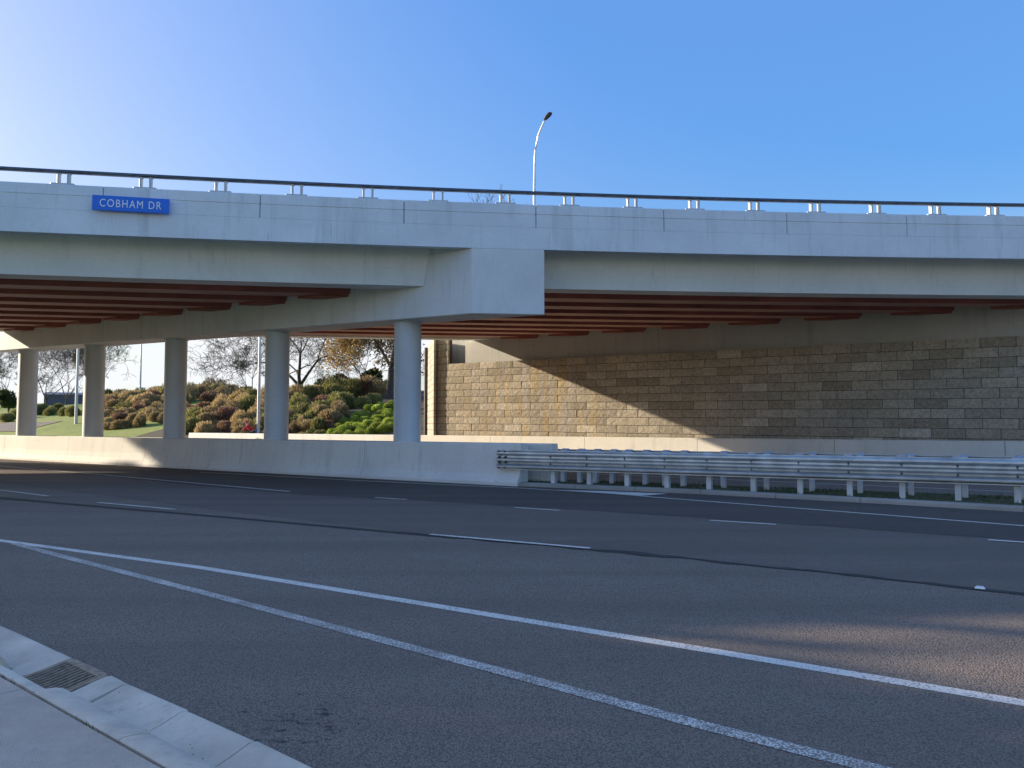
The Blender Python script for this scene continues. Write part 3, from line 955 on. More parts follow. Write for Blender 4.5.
# far left abutment (outside the frame, carries the left span)
mb = MB()
La = [B(-46.0, n, 0) for n in (-0.2, W + 0.2)]; Lb = [B(-49.0, n, 0) for n in (-0.2, W + 0.2)]
vs = [Vector((v.x, v.y, z)) for z in (-0.2, 6.45) for v in (La[0], La[1], Lb[1], Lb[0])]
mb.add(vs, [(0, 1, 2, 3), (4, 5, 6, 7), (0, 1, 5, 4), (1, 2, 6, 5), (2, 3, 7, 6), (3, 0, 4, 7)])
under(mb.build('abutment', M['abut']))

# ------------------------------------------------------------------ block retaining wall
wall = empty('retaining_wall', (cl.x, cl.y, 0))
setp(wall, 'tan split-face block retaining wall under the bridge, partly in sun', 'retaining wall')
wang = math.atan2(-WALLD.y, -WALLD.x)       # local +x runs right along the wall
H, BL = 0.352, 1.05
def rough_block(w, h, seed):
    r = random.Random(seed)
    nx, nz_ = 6, 3
    vs, fs = [], []
    for j in range(nz_ + 1):
        for i in range(nx + 1):
            e = (i in (0, nx)) or (j in (0, nz_))
            y = -0.0 if e else -r.uniform(0.004, 0.015)
            x = w * i / nx; z = h * j / nz_
            if not e: x += r.uniform(-.02, .02); z += r.uniform(-.015, .015)
            vs.append((x, y, z))
    for j in range(nz_):
        for i in range(nx):
            a_ = j * (nx + 1) + i
            fs.append((a_, a_ + 1, a_ + nx + 2, a_ + nx + 1))
    b0 = len(vs)
    vs += [(0, .12, 0), (w, .12, 0), (w, .12, h), (0, .12, h)]
    bot = list(range(nx + 1)); top = [nz_ * (nx + 1) + i for i in range(nx + 1)]
    fs.append(tuple(reversed(bot)) + (b0, b0 + 1)); fs.append(tuple(top) + (b0 + 2, b0 + 3))
    lf = [j * (nx + 1) for j in range(nz_ + 1)]; rt = [j * (nx + 1) + nx for j in range(nz_ + 1)]
    fs.append(tuple(lf) + (b0 + 3, b0)); fs.append(tuple(reversed(rt)) + (b0 + 1, b0 + 2))
    me = bpy.data.meshes.new('block')
    me.from_pydata(vs, [], fs); me.materials.append(M['block']); me.update()
    return me
G = 0.020
full = [rough_block(BL - G, H - G, i) for i in range(6)]
half = [rough_block(BL / 2 - G, H - G, 50 + i) for i in range(3)]
rot = (0, 0.0085, wang)
stuff_mb = MB()
NC = 11
def put_block(d_left, z, half_, q=0.0):
    me = random.choice(half if half_ else full)
    p = wpt(d_left - G / 2, q + random.uniform(-0.008, 0.01), z + G / 2)
    o = share('block', me, wall, p, rot)
    o.matrix_parent_inverse = Matrix.Translation(-Vector(wall.location))
    return o
count = 0
for i in range(NC):
    d = dL
    first = True
    while d > -9.0:
        hf = first and i % 2 == 1
        w = BL / 2 if hf else BL
        first = False
        if i <= 0 and False: pass
        z = 0.755 + 0.0085 * d + H * i
        if d > -1.2 and count < 300:
            put_block(d, z, hf); count += 1
        else:
            R = Matrix.Translation(wpt(d - G / 2, random.uniform(-.008, .01), z + G / 2)) @ Matrix.Rotation(wang, 4, 'Z') @ Matrix.Rotation(0.0085, 4, 'Y')
            me = random.choice(half if hf else full)
            stuff_mb.add([R @ v.co for v in me.vertices], [tuple(p.vertices) for p in me.polygons])
        d -= w
# raised pier of blocks at the left end
for i in range(NC, NC + 4):
    z = 0.755 + 0.0085 * dL + H * i
    for h_ in ((1, 0) if i % 2 else (0, 1)):
        pass
    put_block(dL, z, True); put_block(dL - BL / 2, z, True)
# return (wing) face at the left end: blocks seen almost edge-on
wing_end = at(427.5, 430, 45.6); wing_end.z = 0
wd = (wing_end - cl).normalized(); wlen = (wing_end - cl).length
wa = math.atan2(-wd.y, -wd.x)
for i in range(NC + 4):
    t = wlen; first = True
    z = 0.755 + 0.0085 * dL + H * i
    while t > 0.1:
        hf = (first and i % 2 == 1) or t < BL
        w = BL / 2 if hf else BL
        first = False
        p = cl + wd * t
        R = Matrix.Translation(Vector((p.x, p.y, z + G / 2))) @ Matrix.Rotation(wa, 4, 'Z')
        me = random.choice(half if hf else full)
        stuff_mb.add([R @ v.co for v in me.vertices], [tuple(q.vertices) for q in me.polygons])
        t -= w
o = stuff_mb.build('outer_blocks', M['block'])
o['kind'] = 'stuff'
under(o, wall)
mb = MB()
vs = [wpt(d, q, z) for d in (dL - 0.02, -9.0) for q in (0.022, 0.24) for z in (0.0, wtop(d) - 0.02)]
mb.add(vs, [(0, 1, 3, 2), (4, 6, 7, 5), (0, 4, 5, 1), (2, 3, 7, 6), (1, 5, 7, 3), (0, 2, 6, 4)])
mb.add([wpt(d, q, z) for d in (dL - 0.02, dL - BL + 0.02) for q in (0.022, 0.34) for z in (4.6, 6.3)], [(0, 1, 3, 2), (4, 6, 7, 5), (0, 4, 5, 1), (2, 3, 7, 6), (1, 5, 7, 3), (0, 2, 6, 4)])
wn_ = Vector((wd.y, -wd.x, 0))
if wn_.x < 0: wn_ = -wn_
vs = []
for t in (0.06, wlen):
    for q in (0.03, 0.3):
        p = cl + wd * t + wn_ * q
        for z in (0.0, 0.755 + 0.0085 * dL + H * (NC + 4) - 0.02): vs.append(Vector((p.x, p.y, z)))
mb.add(vs, [(0, 1, 3, 2), (4, 6, 7, 5), (0, 4, 5, 1), (2, 3, 7, 6), (1, 5, 7, 3), (0, 2, 6, 4)])
under(mb.build('wall_core', M['core']), wall)
mb = MB()
pp = cl + wd * (wlen + 0.12)
mb.tube([(pp.x - .1, pp.y, 0), (pp.x - .1, pp.y, 6.2)], [0.11, 0.11], 12)
under(mb.build('downpipe', M['pipe']), wall)

# ------------------------------------------------------------------ concrete barriers
def barrier(name, label, P0, P1, nrm, segL, top=1.1, first=None, both=False, thick=0.30):
    """F-shape barrier, face towards nrm; segments as parts"""
    root = empty(name, (P0.x, P0.y, 0))
    setp(root, label, 'barrier', 'concrete road barriers')
    d = (P1 - P0).normalized(); L = (P1 - P0).length
    cuts = [0.0]
    x = first if first else segL
    while x < L - 0.4:
        cuts.append(x); x += segL
    cuts.append(L)
    f = nrm
    pr = [(0.0, 0.0), (0.0, 0.09), (-0.13, 0.30), (-0.165, 0.50), (-0.21, top - 0.03), (-0.235, top), (-0.235 - thick + 0.03, top), (-0.235 - thick, top - 0.03)]
    if both: pr += [(-0.28 - thick, 0.5), (-0.315 - thick, 0.30), (-0.445 - thick, 0.09), (-0.445 - thick, 0.0)]
    else: pr += [(-0.235 - thick, 0.0)]
    for i in range(len(cuts) - 1):
        a0, a1 = cuts[i] + 0.008, cuts[i + 1] - 0.008
        k = len(pr)
        vs = [P0 + d * t + f * u + Vector((0, 0, z)) for t in (a0, a1) for u, z in pr]
        fs = [(j, (j + 1) % k, k + (j + 1) % k, k + j) for j in range(k)] + [tuple(range(k)), tuple(reversed(range(k, 2 * k)))]
        mb = MB(); mb.add(vs, fs)
        under(mb.build('barrier_segment', M['barrier']), root)
    return root
# base line of the near face, 0.80 m in front of the column centres
NB = C0 + CAPN * 0.68
bend = ray_line(517, 484, NB, CAPD)
j1 = ray_line(360, 460, NB, CAPD)
barrier('concrete_barrier', 'long pale concrete barrier in front of the bridge columns', bend, bend + CAPD * 62, CAPN, 5.85, first=(j1 - bend).length)
RB = C0 - CAPN * 0.80
rend = ray_line(562, 470, RB, CAPD)
barrier('concrete_barrier', 'pale concrete barrier behind the bridge columns, ending just past the rail end', rend, rend + CAPD * 62, -CAPN, 5.85)
# infill plinth between the two barriers
mb = MB()
vs = [C0 + CAPD * t + CAPN * u + Vector((0, 0, z)) for t in (2.6, 60) for u in (0.30, -0.30) for z in (0.0, 1.06)]
mb.add(vs, [(0, 1, 3, 2), (4, 6, 7, 5), (0, 4, 5, 1), (2, 3, 7, 6), (1, 5, 7, 3), (0, 2, 6, 4)])
under(mb.build('pier_plinth', M['barrier']))
FB = WALLP + WALLN * 0.72
f0 = ray_line(186, 434, FB, WALLD); f1 = FB - WALLD * 40
j0 = ray_line(488, 440, FB, WALLD)
Lf = (j0 - f0).length
barrier('concrete_barrier', 'far concrete barrier along the foot of the block wall', f0, f1, WALLN, 5.4, top=1.06, first=Lf % 5.4)

# ------------------------------------------------------------------ guard rails
def guard_rail(label, P, face, t0, t1, posts, shoe):
    root = empty('guard_rail', (P + RAILD * t0).to_tuple())
    setp(root, label, 'guard rail', 'steel guard rails on the median')
    zb, zt = 0.43, 0.95
    # three-ridge profile (offset towards face, z)
    base = []
    n = 27
    for i in range(n):
        u = i / (n - 1)
        w = 0.5 - 0.5 * math.cos(2 * math.pi * 3 * u)
        w = min(1, max(0, (w - 0.2) / 0.6))
        base.append((0.083 * w, zb + (zt - zb) * u))
    def section(a0, a1, off, flare=0.0):
        ring = [(o + off, z) for o, z in base] + [(o + off - 0.006, z) for o, z in reversed(base)]
        k = len(ring)
        vs, fs = [], []
        cuts = [a0, a1]
        for t in cuts:
            for o, z in ring: vs.append(P + RAILD * t + face * o + Vector((0, 0, z)))
        for j in range(k): fs.append((j, (j + 1) % k, k + (j + 1) % k, k + j))
        for j in range(len(base) - 1):
            fs.append((j, k - 1 - j, k - 2 - j, j + 1)); fs.append((k + j, k + j + 1, k + k - 2 - j, k + k - 1 - j))
        mb = MB(); mb.add(vs, fs)
        o = mb.build('rail', M['galv']); auto_smooth(o, 30)
        return under(o, root)
    t = t0; i = 0
    while t < t1:
        section(t - (0.32 if i else 0), min(t + 4.0, t1), 0.0 if i % 2 == 0 else 0.009)
        t += 4.0; i += 1
    bm_ = MB()
    for q, t in enumerate(posts):
        c = P + RAILD * t
        R = Matrix.Translation(c) @ Matrix(((RAILD.x, face.x, 0, 0), (RAILD.y, face.y, 0, 0), (0, 0, 1, 0), (0, 0, 0, 1)))
        mb = MB()
        # I-section post
        for y0, y1 in ((-0.285, -0.277), (-0.143, -0.135)): mb.box(-0.055, 0.055, y0, y1, 0.0, 0.93, R)
        mb.box(-0.004, 0.004, -0.277, -0.143, 0.0, 0.93, R)
        under(mb.build('post', M['galv_post']), root)
        mb = MB(); mb.bbox(-0.085, 0.085, -0.134, -0.008, 0.47, 0.97, 0.012, R)
        under(mb.build('spacer_block', M['blockout']), root)
        for z in (0.605, 0.778):
            p = R @ Vector((0, 0.0, z)); e = R @ Vector((0, 0.028, z))
            bm_.tube([p, e], [0.022, 0.016], 8)
    if shoe:
        for z in (0.48, 0.62, 0.76, 0.90):
            for t in (t0 + 0.08, t0 + 0.26):
                p = P + RAILD * t + Vector((0, 0, z)); bm_.tube([p, p + face * 0.1], [0.024, 0.02], 8)
    o = bm_.build('bolts', M['bolt']); under(o, root); o['kind'] = 'stuff'
    return root
sc_ = math.hypot(1, 0.55)
postx = [0.98 + 0.877 * i for i in range(17)]
tA = ray_line(496, 456, RP + RAILN * 0.08, RAILD); tA = (tA - RP).dot(RAILD)
# the rail's left end laps over the face of the barrier end
guard_rail('shiny three-ridge steel guard rail facing the near lanes', RP + RAILN * 0.0, RAILN, tA, 22, [x * sc_ for x in postx], True)
postb = [1.48, 1.9, 2.3, 2.7, 3.06, 3.48, 3.93, 4.34] + [5.2 + 0.88 * i for i in range(12)]
guard_rail('rear steel guard rail facing the far lanes, behind the front rail', RP2, -RAILN, 1.0, 20, [x * sc_ for x in postb], False)

# ------------------------------------------------------------------ street name sign on the parapet
sgL, sgR = at(92, 203, 19.35), None
rxL = pix(92, 203)[0]
def on_fascia(px_, py_, off):
    rx = pix(px_, py_)[0]
    lo, hi = -25.0, 20.0
    for _ in range(60):
        mid = (lo + hi) / 2
        q = B(s_of_x(mid), -off, 0)
        if q.x - rx * q.y < 0: lo = mid
        else: hi = mid
    q = B(s_of_x(mid), -off, 0)
    rz = pix(px_, py_)[1]
    return Vector((q.x, q.y, CAM_Z + rz * q.y))
pL, pR = on_fascia(92, 202, 0.16), on_fascia(169, 206.4, 0.16)
sw = math.hypot(pR.x - pL.x, pR.y - pL.y)
sz = (pL.z + pR.z) / 2
shh = 15.3 * pL.y / FPX
sign = empty('street_sign', ((pL.x + pR.x) / 2, (pL.y + pR.y) / 2, sz), math.atan2(pR.y - pL.y, pR.x - pL.x))
sign.rotation_euler[1] = math.atan2(-(pR.z - pL.z), sw)
setp(sign, 'blue street name sign with white lettering fixed to the bridge parapet', 'street sign')
mb = MB(); mb.bbox(-sw / 2, sw / 2, 0, 0.05, -shh / 2, shh / 2, 0.006); mb.build('plate', M['sign_blue'], sign)
for x in (-sw * 0.32, sw * 0.32):
    mb = MB(); mb.box(x - 0.03, x + 0.03, 0.051, 0.16, -shh * 0.3, shh * 0.3); mb.build('bracket', M['galv_post'], sign)
tcv = bpy.data.curves.new('lettering', 'FONT')
tcv.body = 'COBHAM DR'
tcv.size = 1.0; tcv.extrude = 0.003; tcv.align_x = 'CENTER'; tcv.align_y = 'CENTER'; tcv.space_character = 1.22; tcv.offset = 0.0
to = bpy.data.objects.new('tmp', tcv); COL.objects.link(to)
bpy.context.view_layer.update()
me = bpy.data.meshes.new_from_object(to.evaluated_get(bpy.context.evaluated_depsgraph_get()))
bpy.data.objects.remove(to)
xs = [v.co.x for v in me.vertices]; ys = [v.co.y for v in me.vertices]
kx = sw * 0.80 / (max(xs) - min(xs)); ky = shh * 0.52 / (max(ys) - min(ys))
cx, cy = (max(xs) + min(xs)) / 2, (max(ys) + min(ys)) / 2
for v in me.vertices:
    v.co = Vector(((v.co.x - cx) * kx, -0.004 - (0.003 if v.co.z > 0 else 0.0), (v.co.y - cy) * ky))
me.materials.clear(); me.materials.append(M['sign_white'])
lt = bpy.data.objects.new('lettering', me); COL.objects.link(lt); lt.parent = sign

# ------------------------------------------------------------------ street lamps
def lamp(label, base, pts, rads, head_dir, scale=1.0, group=None, headless=False):
    root = empty('street_lamp', base)
    setp(root, label, 'street lamp', group)
    mb = MB(); mb.tube([Vector(p) for p in pts], rads, 12)
    o = mb.build('pole', M['pole_galv'], root); auto_smooth(o, 50)
    if not headless:
        e = Vector(pts[-1]); d = Vector(head_dir).normalized()
        u = d.cross(Vector((0, 0, 1))).normalized(); w = u.cross(d)
        R = Matrix.Translation(e) @ Matrix(((d.x, u.x, w.x, 0), (d.y, u.y, w.y, 0), (d.z, u.z, w.z, 0), (0, 0, 0, 1)))
        mb = MB()
        st = [(-0.12, 0.06, 0.05), (0.05, 0.13, 0.08), (0.35, 0.19, 0.10), (0.62, 0.17, 0.07), (0.72, 0.10, 0.03)]
        vs, fs = [], []
        for x, hw, hh_ in st:
            for y, z in ((-hw, -0.03), (hw, -0.03), (hw * 0.8, hh_), (-hw * 0.8, hh_)): vs.append(R @ (Vector((x, y, z)) * scale))
        for i in range(len(st) - 1):
            for j in range(4): fs.append((i * 4 + j, i * 4 + (j + 1) % 4, i * 4 + 4 + (j + 1) % 4, i * 4 + 4 + j))
        fs += [(0, 1, 2, 3), tuple(len(st) * 4 - 4 + j for j in (3, 2, 1, 0))]
        mb.add(vs, fs); mb.build('lamp_head', M['lamp_dark'], root)
    return root
# on the far side of the bridge
lb = at(534.5, 205, 38.2)
base_z = 7.735 + TILT * (W - 0.2)
rel = lambda x, y, d: tuple(at(x, y, d) - Vector((lb.x, lb.y, base_z)))
lamp('tall curved street lamp with dark head above the bridge parapet', (lb.x, lb.y, base_z),
     [(0, 0, 0), rel(534.5, 196, 38.2), rel(534.6, 165, 38.2), rel(535.4, 150, 38.1), rel(538, 136, 37.8), rel(541.5, 127, 37.4), rel(545, 119.5, 36.9)],
     [0.075, 0.07, 0.055, 0.05, 0.045, 0.042, 0.04], (0.36, -0.5, 0.26), 0.7)

# background lamp posts
def post_bg(label, x, ytop, ybase_d, r=0.09):
    p = terr_at(x, ybase_d)
    h = at(x, ytop, ybase_d).z - p.z
    lamp(label, tuple(p), [(0, 0, -0.2), (0, 0, h * 0.6), (0, 0, h), (0.5, 0.2, h + 0.9), (1.3, 0.5, h + 1.2)], [r, r * 0.8, r * 0.6, r * 0.5, r * 0.45], (1, 0.3, 0.05), 1.0, 'lamp posts beyond the bridge')
post_bg('pale lamp post close beside the fourth bridge column', 258.5, 300, 52.5, 0.115)
post_bg('pale lamp post between the two leftmost bridge columns', 76, 320, 78, 0.15)
post_bg('distant thin lamp post above the shrubs between the second and third columns', 139.5, 330, 110, 0.13)

# ------------------------------------------------------------------ vegetation
def leaf_ball_mesh(name, mat, n, rx, rz, size, seed, blade=False, lumps=5):
    r = random.Random(seed)
    ls = [(r.uniform(-.45, .45) * rx, r.uniform(-.45, .45) * rx, r.uniform(0.2, 0.75) * rz, r.uniform(0.35, 0.6)) for _ in range(lumps)]
    ls.append((0, 0, rz * 0.4, 0.65))
    vs, fs = [], []
    for _ in range(n):
        lx, ly, lz, lr = r.choice(ls)
        a_, c_ = r.uniform(0, 6.283), r.uniform(-0.55, 1)
        s_ = math.sqrt(1 - c_ * c_)
        rad = lr * (0.72 + 0.33 * r.random() ** 0.5)
        nrm = Vector((s_ * math.cos(a_), s_ * math.sin(a_), c_))
        p = Vector((lx + nrm.x * rad * rx, ly + nrm.y * rad * rx, max(0.02, lz + nrm.z * rad * rz)))
        if blade:
            dirv = (nrm * 0.6 + Vector((r.uniform(-.5, .5), r.uniform(-.5, .5), 0.9))).normalized()
        else:
            dirv = (nrm + Vector((r.uniform(-.9, .9), r.uniform(-.9, .9), r.uniform(-.6, .9)))).normalized()
        sd = dirv.cross(Vector((r.uniform(-1, 1), r.uniform(-1, 1), r.uniform(-1, 1)))).normalized()
        L = size * r.uniform(0.6, 1.4); w = L * (0.22 if blade else 0.42)
        b0 = len(vs)
        vs += [p - sd * w * 0.4, p + sd * w * 0.4, p + dirv * L * 0.6 + sd * w * 0.5, p + dirv * L, p + dirv * L * 0.6 - sd * w * 0.5]
        fs.append((b0, b0 + 1, b0 + 2, b0 + 3, b0 + 4))
    # dim inner mass so the clump is not see-through
    k = len(vs)
    for lx, ly, lz, lr in ls:
        b0 = len(vs)
        m_, q_ = 8, 4
        for j in range(q_ + 1):
            th = math.pi * j / q_
            for i in range(m_):
                ph = 2 * math.pi * i / m_
                rr = lr * 0.62 * r.uniform(0.85, 1.1)
                vs.append(Vector((lx + rr * rx * math.sin(th) * math.cos(ph), ly + rr * rx * math.sin(th) * math.sin(ph), max(-0.1, lz + rr * rz * math.cos(th)))))
        for j in range(q_):
            for i in range(m_):
                fs.append((b0 + j * m_ + i, b0 + j * m_ + (i + 1) % m_, b0 + (j + 1) * m_ + (i + 1) % m_, b0 + (j + 1) * m_ + i))
    me = bpy.data.meshes.new(name)
    me.from_pydata([tuple(v) for v in vs], [], fs); me.materials.append(mat); me.update()
    return me
SH = {}
for kname, mt, bl in (('brown', 'leaf_brown', True), ('olive', 'leaf_olive', True), ('red', 'leaf_red', False), ('lime', 'leaf_lime', True)):
    SH[kname] = [leaf_ball_mesh('shrub_' + kname, M[mt], 2600, 1.0, 1.0, 0.19 if bl else 0.13, 100 + i + hash(kname) % 1, bl) for i in range(3)]
words = {'brown': 'rusty brown tussock shrub on the bank', 'olive': 'olive green tussock shrub on the bank', 'red': 'dark reddish shrub on the bank', 'lime': 'bright green mounded shrub low on the bank'}
SHRUBS = []
def shrub(kind, x, d, r, h, extra=''):
    p = terr_at(x, d)
    k_ = 0.85 if kind == 'lime' else 1.1
    r *= k_
    o = share('shrub', random.choice(SH[kind]), None, (p.x, p.y, p.z - 0.08), (0, 0, random.uniform(0, 6.28)), (r, r * random.uniform(0.95, 1.25), h * random.uniform(0.9, 1.15)))
    setp(o, words[kind], 'shrub', kind + ' shrubs on the bank beyond the bridge')
    SHRUBS.append((kind, x, d, o))
    return o
random.seed(31)
# brown bank: rows receding up the slope
for d, x0, x1, st, rr, hh_ in ((71, 112, 182, 10, 0.75, 0.8), (75, 106, 182, 10, 0.85, 0.9), (79, 103, 182, 10, 0.9, 1.05), (84, 100, 178, 10, 1.0, 1.25), (93, 104, 230, 10, 1.15, 1.5), (104, 108, 250, 9.5, 1.25, 1.6), (116, 106, 240, 12, 1.4, 1.6)):
    x = x0
    while x < x1:
        if pix(x, 420)[0] * 0.716 > -1:
            v = terr_at(x, d)
        kd = random.choices(['brown', 'olive', 'red'], [6, 3, 2])[0]
        shrub(kd, x + random.uniform(-3, 3), d + random.uniform(-2, 2), rr * random.uniform(0.7, 1.25), hh_ * random.uniform(0.7, 1.25))
        x += st * random.uniform(0.7, 1.2)
for d, x0, x1, st, rr, hh_ in ((50.5, 262, 325, 10, 0.55, 0.65), (53.5, 225, 335, 11, 0.65, 0.8), (57, 205, 345, 11, 0.85, 1.0), (61, 186, 345, 12, 0.95, 1.1), (66, 184, 350, 11, 1.05, 1.25), (71, 186, 385, 11, 1.1, 1.3), (77, 240, 400, 12, 1.2, 1.35)):
    x = x0
    while x < x1:
        kd = random.choices(['brown', 'olive', 'red'], [6, 4, 1])[0]
        shrub(kd, x + random.uniform(-3, 3), d + random.uniform(-1.5, 1.5), rr * random.uniform(0.7, 1.25), hh_ * random.uniform(0.7, 1.25))
        x += st * random.uniform(0.7, 1.2)
# bright green mounds lower right
for d, x0, x1 in ((49.3, 326, 400), (51.2, 332, 405), (53.2, 338, 405), (55.5, 345, 405), (58, 356, 405), (60.5, 368, 405), (63.5, 378, 405)):
    x = x0
    while x < x1:
        shrub('lime', x + random.uniform(-2, 2), d + random.uniform(-.6, .6), random.uniform(0.5, 0.66), random.uniform(0.40, 0.52))
        x += random.uniform(9.5, 12)
for x, d in ((6, 92), (14, 95), (36, 97), (43, 98), (50, 96), (57, 99), (64, 90), (72, 88), (118, 80), (128, 82), (96, 84), (88, 88), (362, 64), (372, 66)):
    shrub('olive', x, d, 0.8, 0.9)

ORD = 'first second third fourth fifth sixth seventh eighth ninth tenth eleventh twelfth thirteenth fourteenth fifteenth sixteenth seventeenth eighteenth nineteenth twentieth twenty-first twenty-second twenty-third twenty-fourth twenty-fifth'.split()
ADJ = {'brown': 'rusty brown tussock shrub', 'olive': 'olive green tussock shrub', 'red': 'dark reddish shrub', 'lime': 'bright green mounded shrub'}
def where(x):
    for lo, hi, t in ((-99, 78, 'left of the second column'), (78, 106, 'behind the second column'), (106, 160, 'between the second and third columns'), (160, 187, 'behind the third column'), (187, 262, 'between the third and fourth columns'), (262, 289, 'behind the fourth column'), (289, 394, 'between the fourth and fifth columns'), (394, 999, 'behind the fifth column')):
        if lo <= x < hi: return t
def row_of(x, d):
    for lim, t in (((53, 'lowest'), (56, 'low'), (59.5, 'middle'), (64, 'upper'), (69, 'high'), (74, 'higher'), (80, 'top')) if x > 183 and d < 80 else ((73, 'lowest'), (77, 'low'), (81.5, 'lower'), (86, 'front'), (96, 'second'), (108, 'third'), (999, 'rearmost'))):
        if d < lim: return t
    return 'top'
bk = {}
for kind, x, d, o in SHRUBS: bk.setdefault((kind, where(x), row_of(x, d)), []).append((x, o))
for (kind, wh, rw), lst in bk.items():
    lst.sort(key=lambda t: t[0])
    for i, (x, o) in enumerate(lst):
        o['label'] = '%s, %s bank row, %s%s' % (ADJ[kind], rw, wh, ', %s from left' % ORD[i] if len(lst) > 1 else '')
def bare_tree(label, base, height, seed, spread=0.9, trunk_r=0.35, leaf=None, nleaf=0, depth=6, split_at=0.22, group=None, tw=0.012, lean=(0, 0), kids=(2, 3), up=0.25, stem=1.0):
    r = random.Random(seed)
    root = empty('deciduous_tree' if leaf is None else 'autumn_tree', tuple(base))
    setp(root, label, 'tree', group)
    trunk, crown, tips = MB(), MB(), []
    def grow(p, d, L, rad, lev):
        n = 3 if lev < 3 else 2
        Lc = L
        if lev == 0: L *= stem
        pts, rads = [p.copy()], [rad]
        q = p.copy(); dd = d.copy()
        for i in range(n):
            wob = 0.10 + 0.07 * lev
            dd = (dd + Vector((r.uniform(-wob, wob), r.uniform(-wob, wob), r.uniform(-wob, wob) + up * 0.12))).normalized()
            q = q + dd * (L / n)
            pts.append(q.copy()); rads.append(max(tw, rad * (1 - 0.38 * (i + 1) / n)))
        (trunk if lev < 2 else crown).tube(pts, rads, 8 if lev < 2 else (5 if lev < 4 else 3), cap=False)
        if lev >= depth:
            tips.append(q); return
        k = r.randint(*kids) + (1 if lev == 0 else 0)
        a0 = r.uniform(0, 6.28)
        for j in range(k):
            ang = a0 + j * 6.283 / k + r.uniform(-.5, .5)
            sp = spread * r.uniform(0.55, 1.15) * (0.9 if lev == 0 else 0.75)
            a_ = Vector((0, 0, 1)) if abs(dd.z) < .9 else Vector((1, 0, 0))
            u = dd.cross(a_).normalized(); w = dd.cross(u)
            nd_ = (dd + (u * math.cos(ang) + w * math.sin(ang)) * sp + Vector((0, 0, up * 0.3))).normalized()
            st = pts[-1] if (j or lev == 0) else pts[-1]
            if lev >= 2 and j == k - 1: st = pts[-2]
            grow(st, nd_, Lc * r.uniform(0.62, 0.88), max(tw, rads[-1] * r.uniform(0.6, 0.8)), lev + 1)
    st0 = r.getstate()
    L0 = height * split_at
    for _ in range(3):
        r.setstate(st0)
        trunk.__init__(); crown.__init__(); tips.clear()
        grow(Vector((0, 0, -0.3)), Vector((lean[0], lean[1], 1)).normalized(), L0, trunk_r, 0)
        L0 *= height / max(t.z for t in tips)
    kz = 1.0
    o = trunk.build('trunk', M['bark'], root); auto_smooth(o, 60)
    cr = mesh_obj('crown', crown.v, crown.f, [M['twig']] + ([leaf] if leaf else []), root)
    if leaf:
        lv = MB()
        for _ in range(nleaf):
            t = r.choice(tips) * kz + Vector((r.gauss(0, .35), r.gauss(0, .35), r.gauss(0, .3)))
            a_ = Vector((r.uniform(-1, 1), r.uniform(-1, 1), r.uniform(-1, 1))).normalized()
            b2 = a_.cross(Vector((r.uniform(-1, 1), r.uniform(-1, 1), r.uniform(-1, 1)))).normalized()
            s_ = r.uniform(0.07, 0.16)
            lv.add([t - a_ * s_, t + b2 * s_ * .6, t + a_ * s_, t - b2 * s_ * .6], [(0, 1, 2, 3)])
        mesh_obj('foliage', lv.v, lv.f, leaf, root)
    return root
p = terr_at(300, 78)
bare_tree('spreading bare tree with dark limbs behind the fourth column', p, 14.5, 23, 1.2, 0.42, depth=8, split_at=0.19, tw=0.014, group='trees beyond the bridge', kids=(3, 3), up=0.03, stem=0.35, lean=(-0.12, 0.1))
p = terr_at(389, 70)
bare_tree('autumn tree with sparse ochre leaves beside the last column', p, 17.5, 5, 0.75, 0.42, leaf=M['leaf_ochre'], nleaf=9000, depth=7, split_at=0.2, stem=0.7, tw=0.016, group='trees beyond the bridge', kids=(2, 3), up=0.3)
p = terr_at(364, 72)
bare_tree('smaller autumn tree with golden leaves between bare tree and last column', p, 8.0, 9, 0.8, 0.2, leaf=M['leaf_ochre'], nleaf=7000, depth=6, split_at=0.2, stem=0.4, tw=0.016, group='trees beyond the bridge', up=0.3)
for i, (x, d, h, lab) in enumerate(((8, 118, 13, 'bare twiggy tree at the far left edge'), (46, 112, 14, 'bare twiggy tree between the two leftmost columns'), (66, 122, 13, 'bare twiggy tree behind the left lamp post'), (96, 118, 12.5, 'bare twiggy tree beside the second column'), (252, 118, 10, 'pale bare tree left of the fourth column'))):
    p = terr_at(x, d)
    bare_tree(lab, p, h, 40 + i, 1.0, 0.2, depth=8, split_at=0.15, tw=0.017, stem=0.35, group='trees beyond the bridge', kids=(2, 3), up=0.3)
p = terr_at(521, 84)
bare_tree('bare tree whose twigs just show above the parapet near the lamp', p, at(521, 191, 84).z - p.z, 77, 0.7, 0.3, depth=7, split_at=0.2, tw=0.018, group='trees beyond the bridge', up=0.3)
# round dark evergreen shrubs near the bare tree
for x, d, h in ((340, 84, 3.2), (322, 86, 2.6), (372, 80, 3.0), (8, 100, 4.0)):
    p = terr_at(x, d)
    root = empty('evergreen_tree', tuple(p))
    setp(root, 'small dark green evergreen ' + {340: 'right of the bare tree trunk', 322: 'just beside the bare tree trunk', 372: 'beside the autumn tree', 8: 'at the far left edge of the grass'}[x], 'tree', 'small evergreens on the bank')
    me = leaf_ball_mesh('foliage', M['leaf_green'], 1600, 1.3, h / 2, 0.3, int(x), False)
    o = share('crown', me, root, (0, 0, h * 0.25))
    mb = MB(); mb.tube([(0, 0, -.2), (0, 0, h * 0.5)], [0.1, 0.06], 6); mb.build('trunk', M['bark'], root)

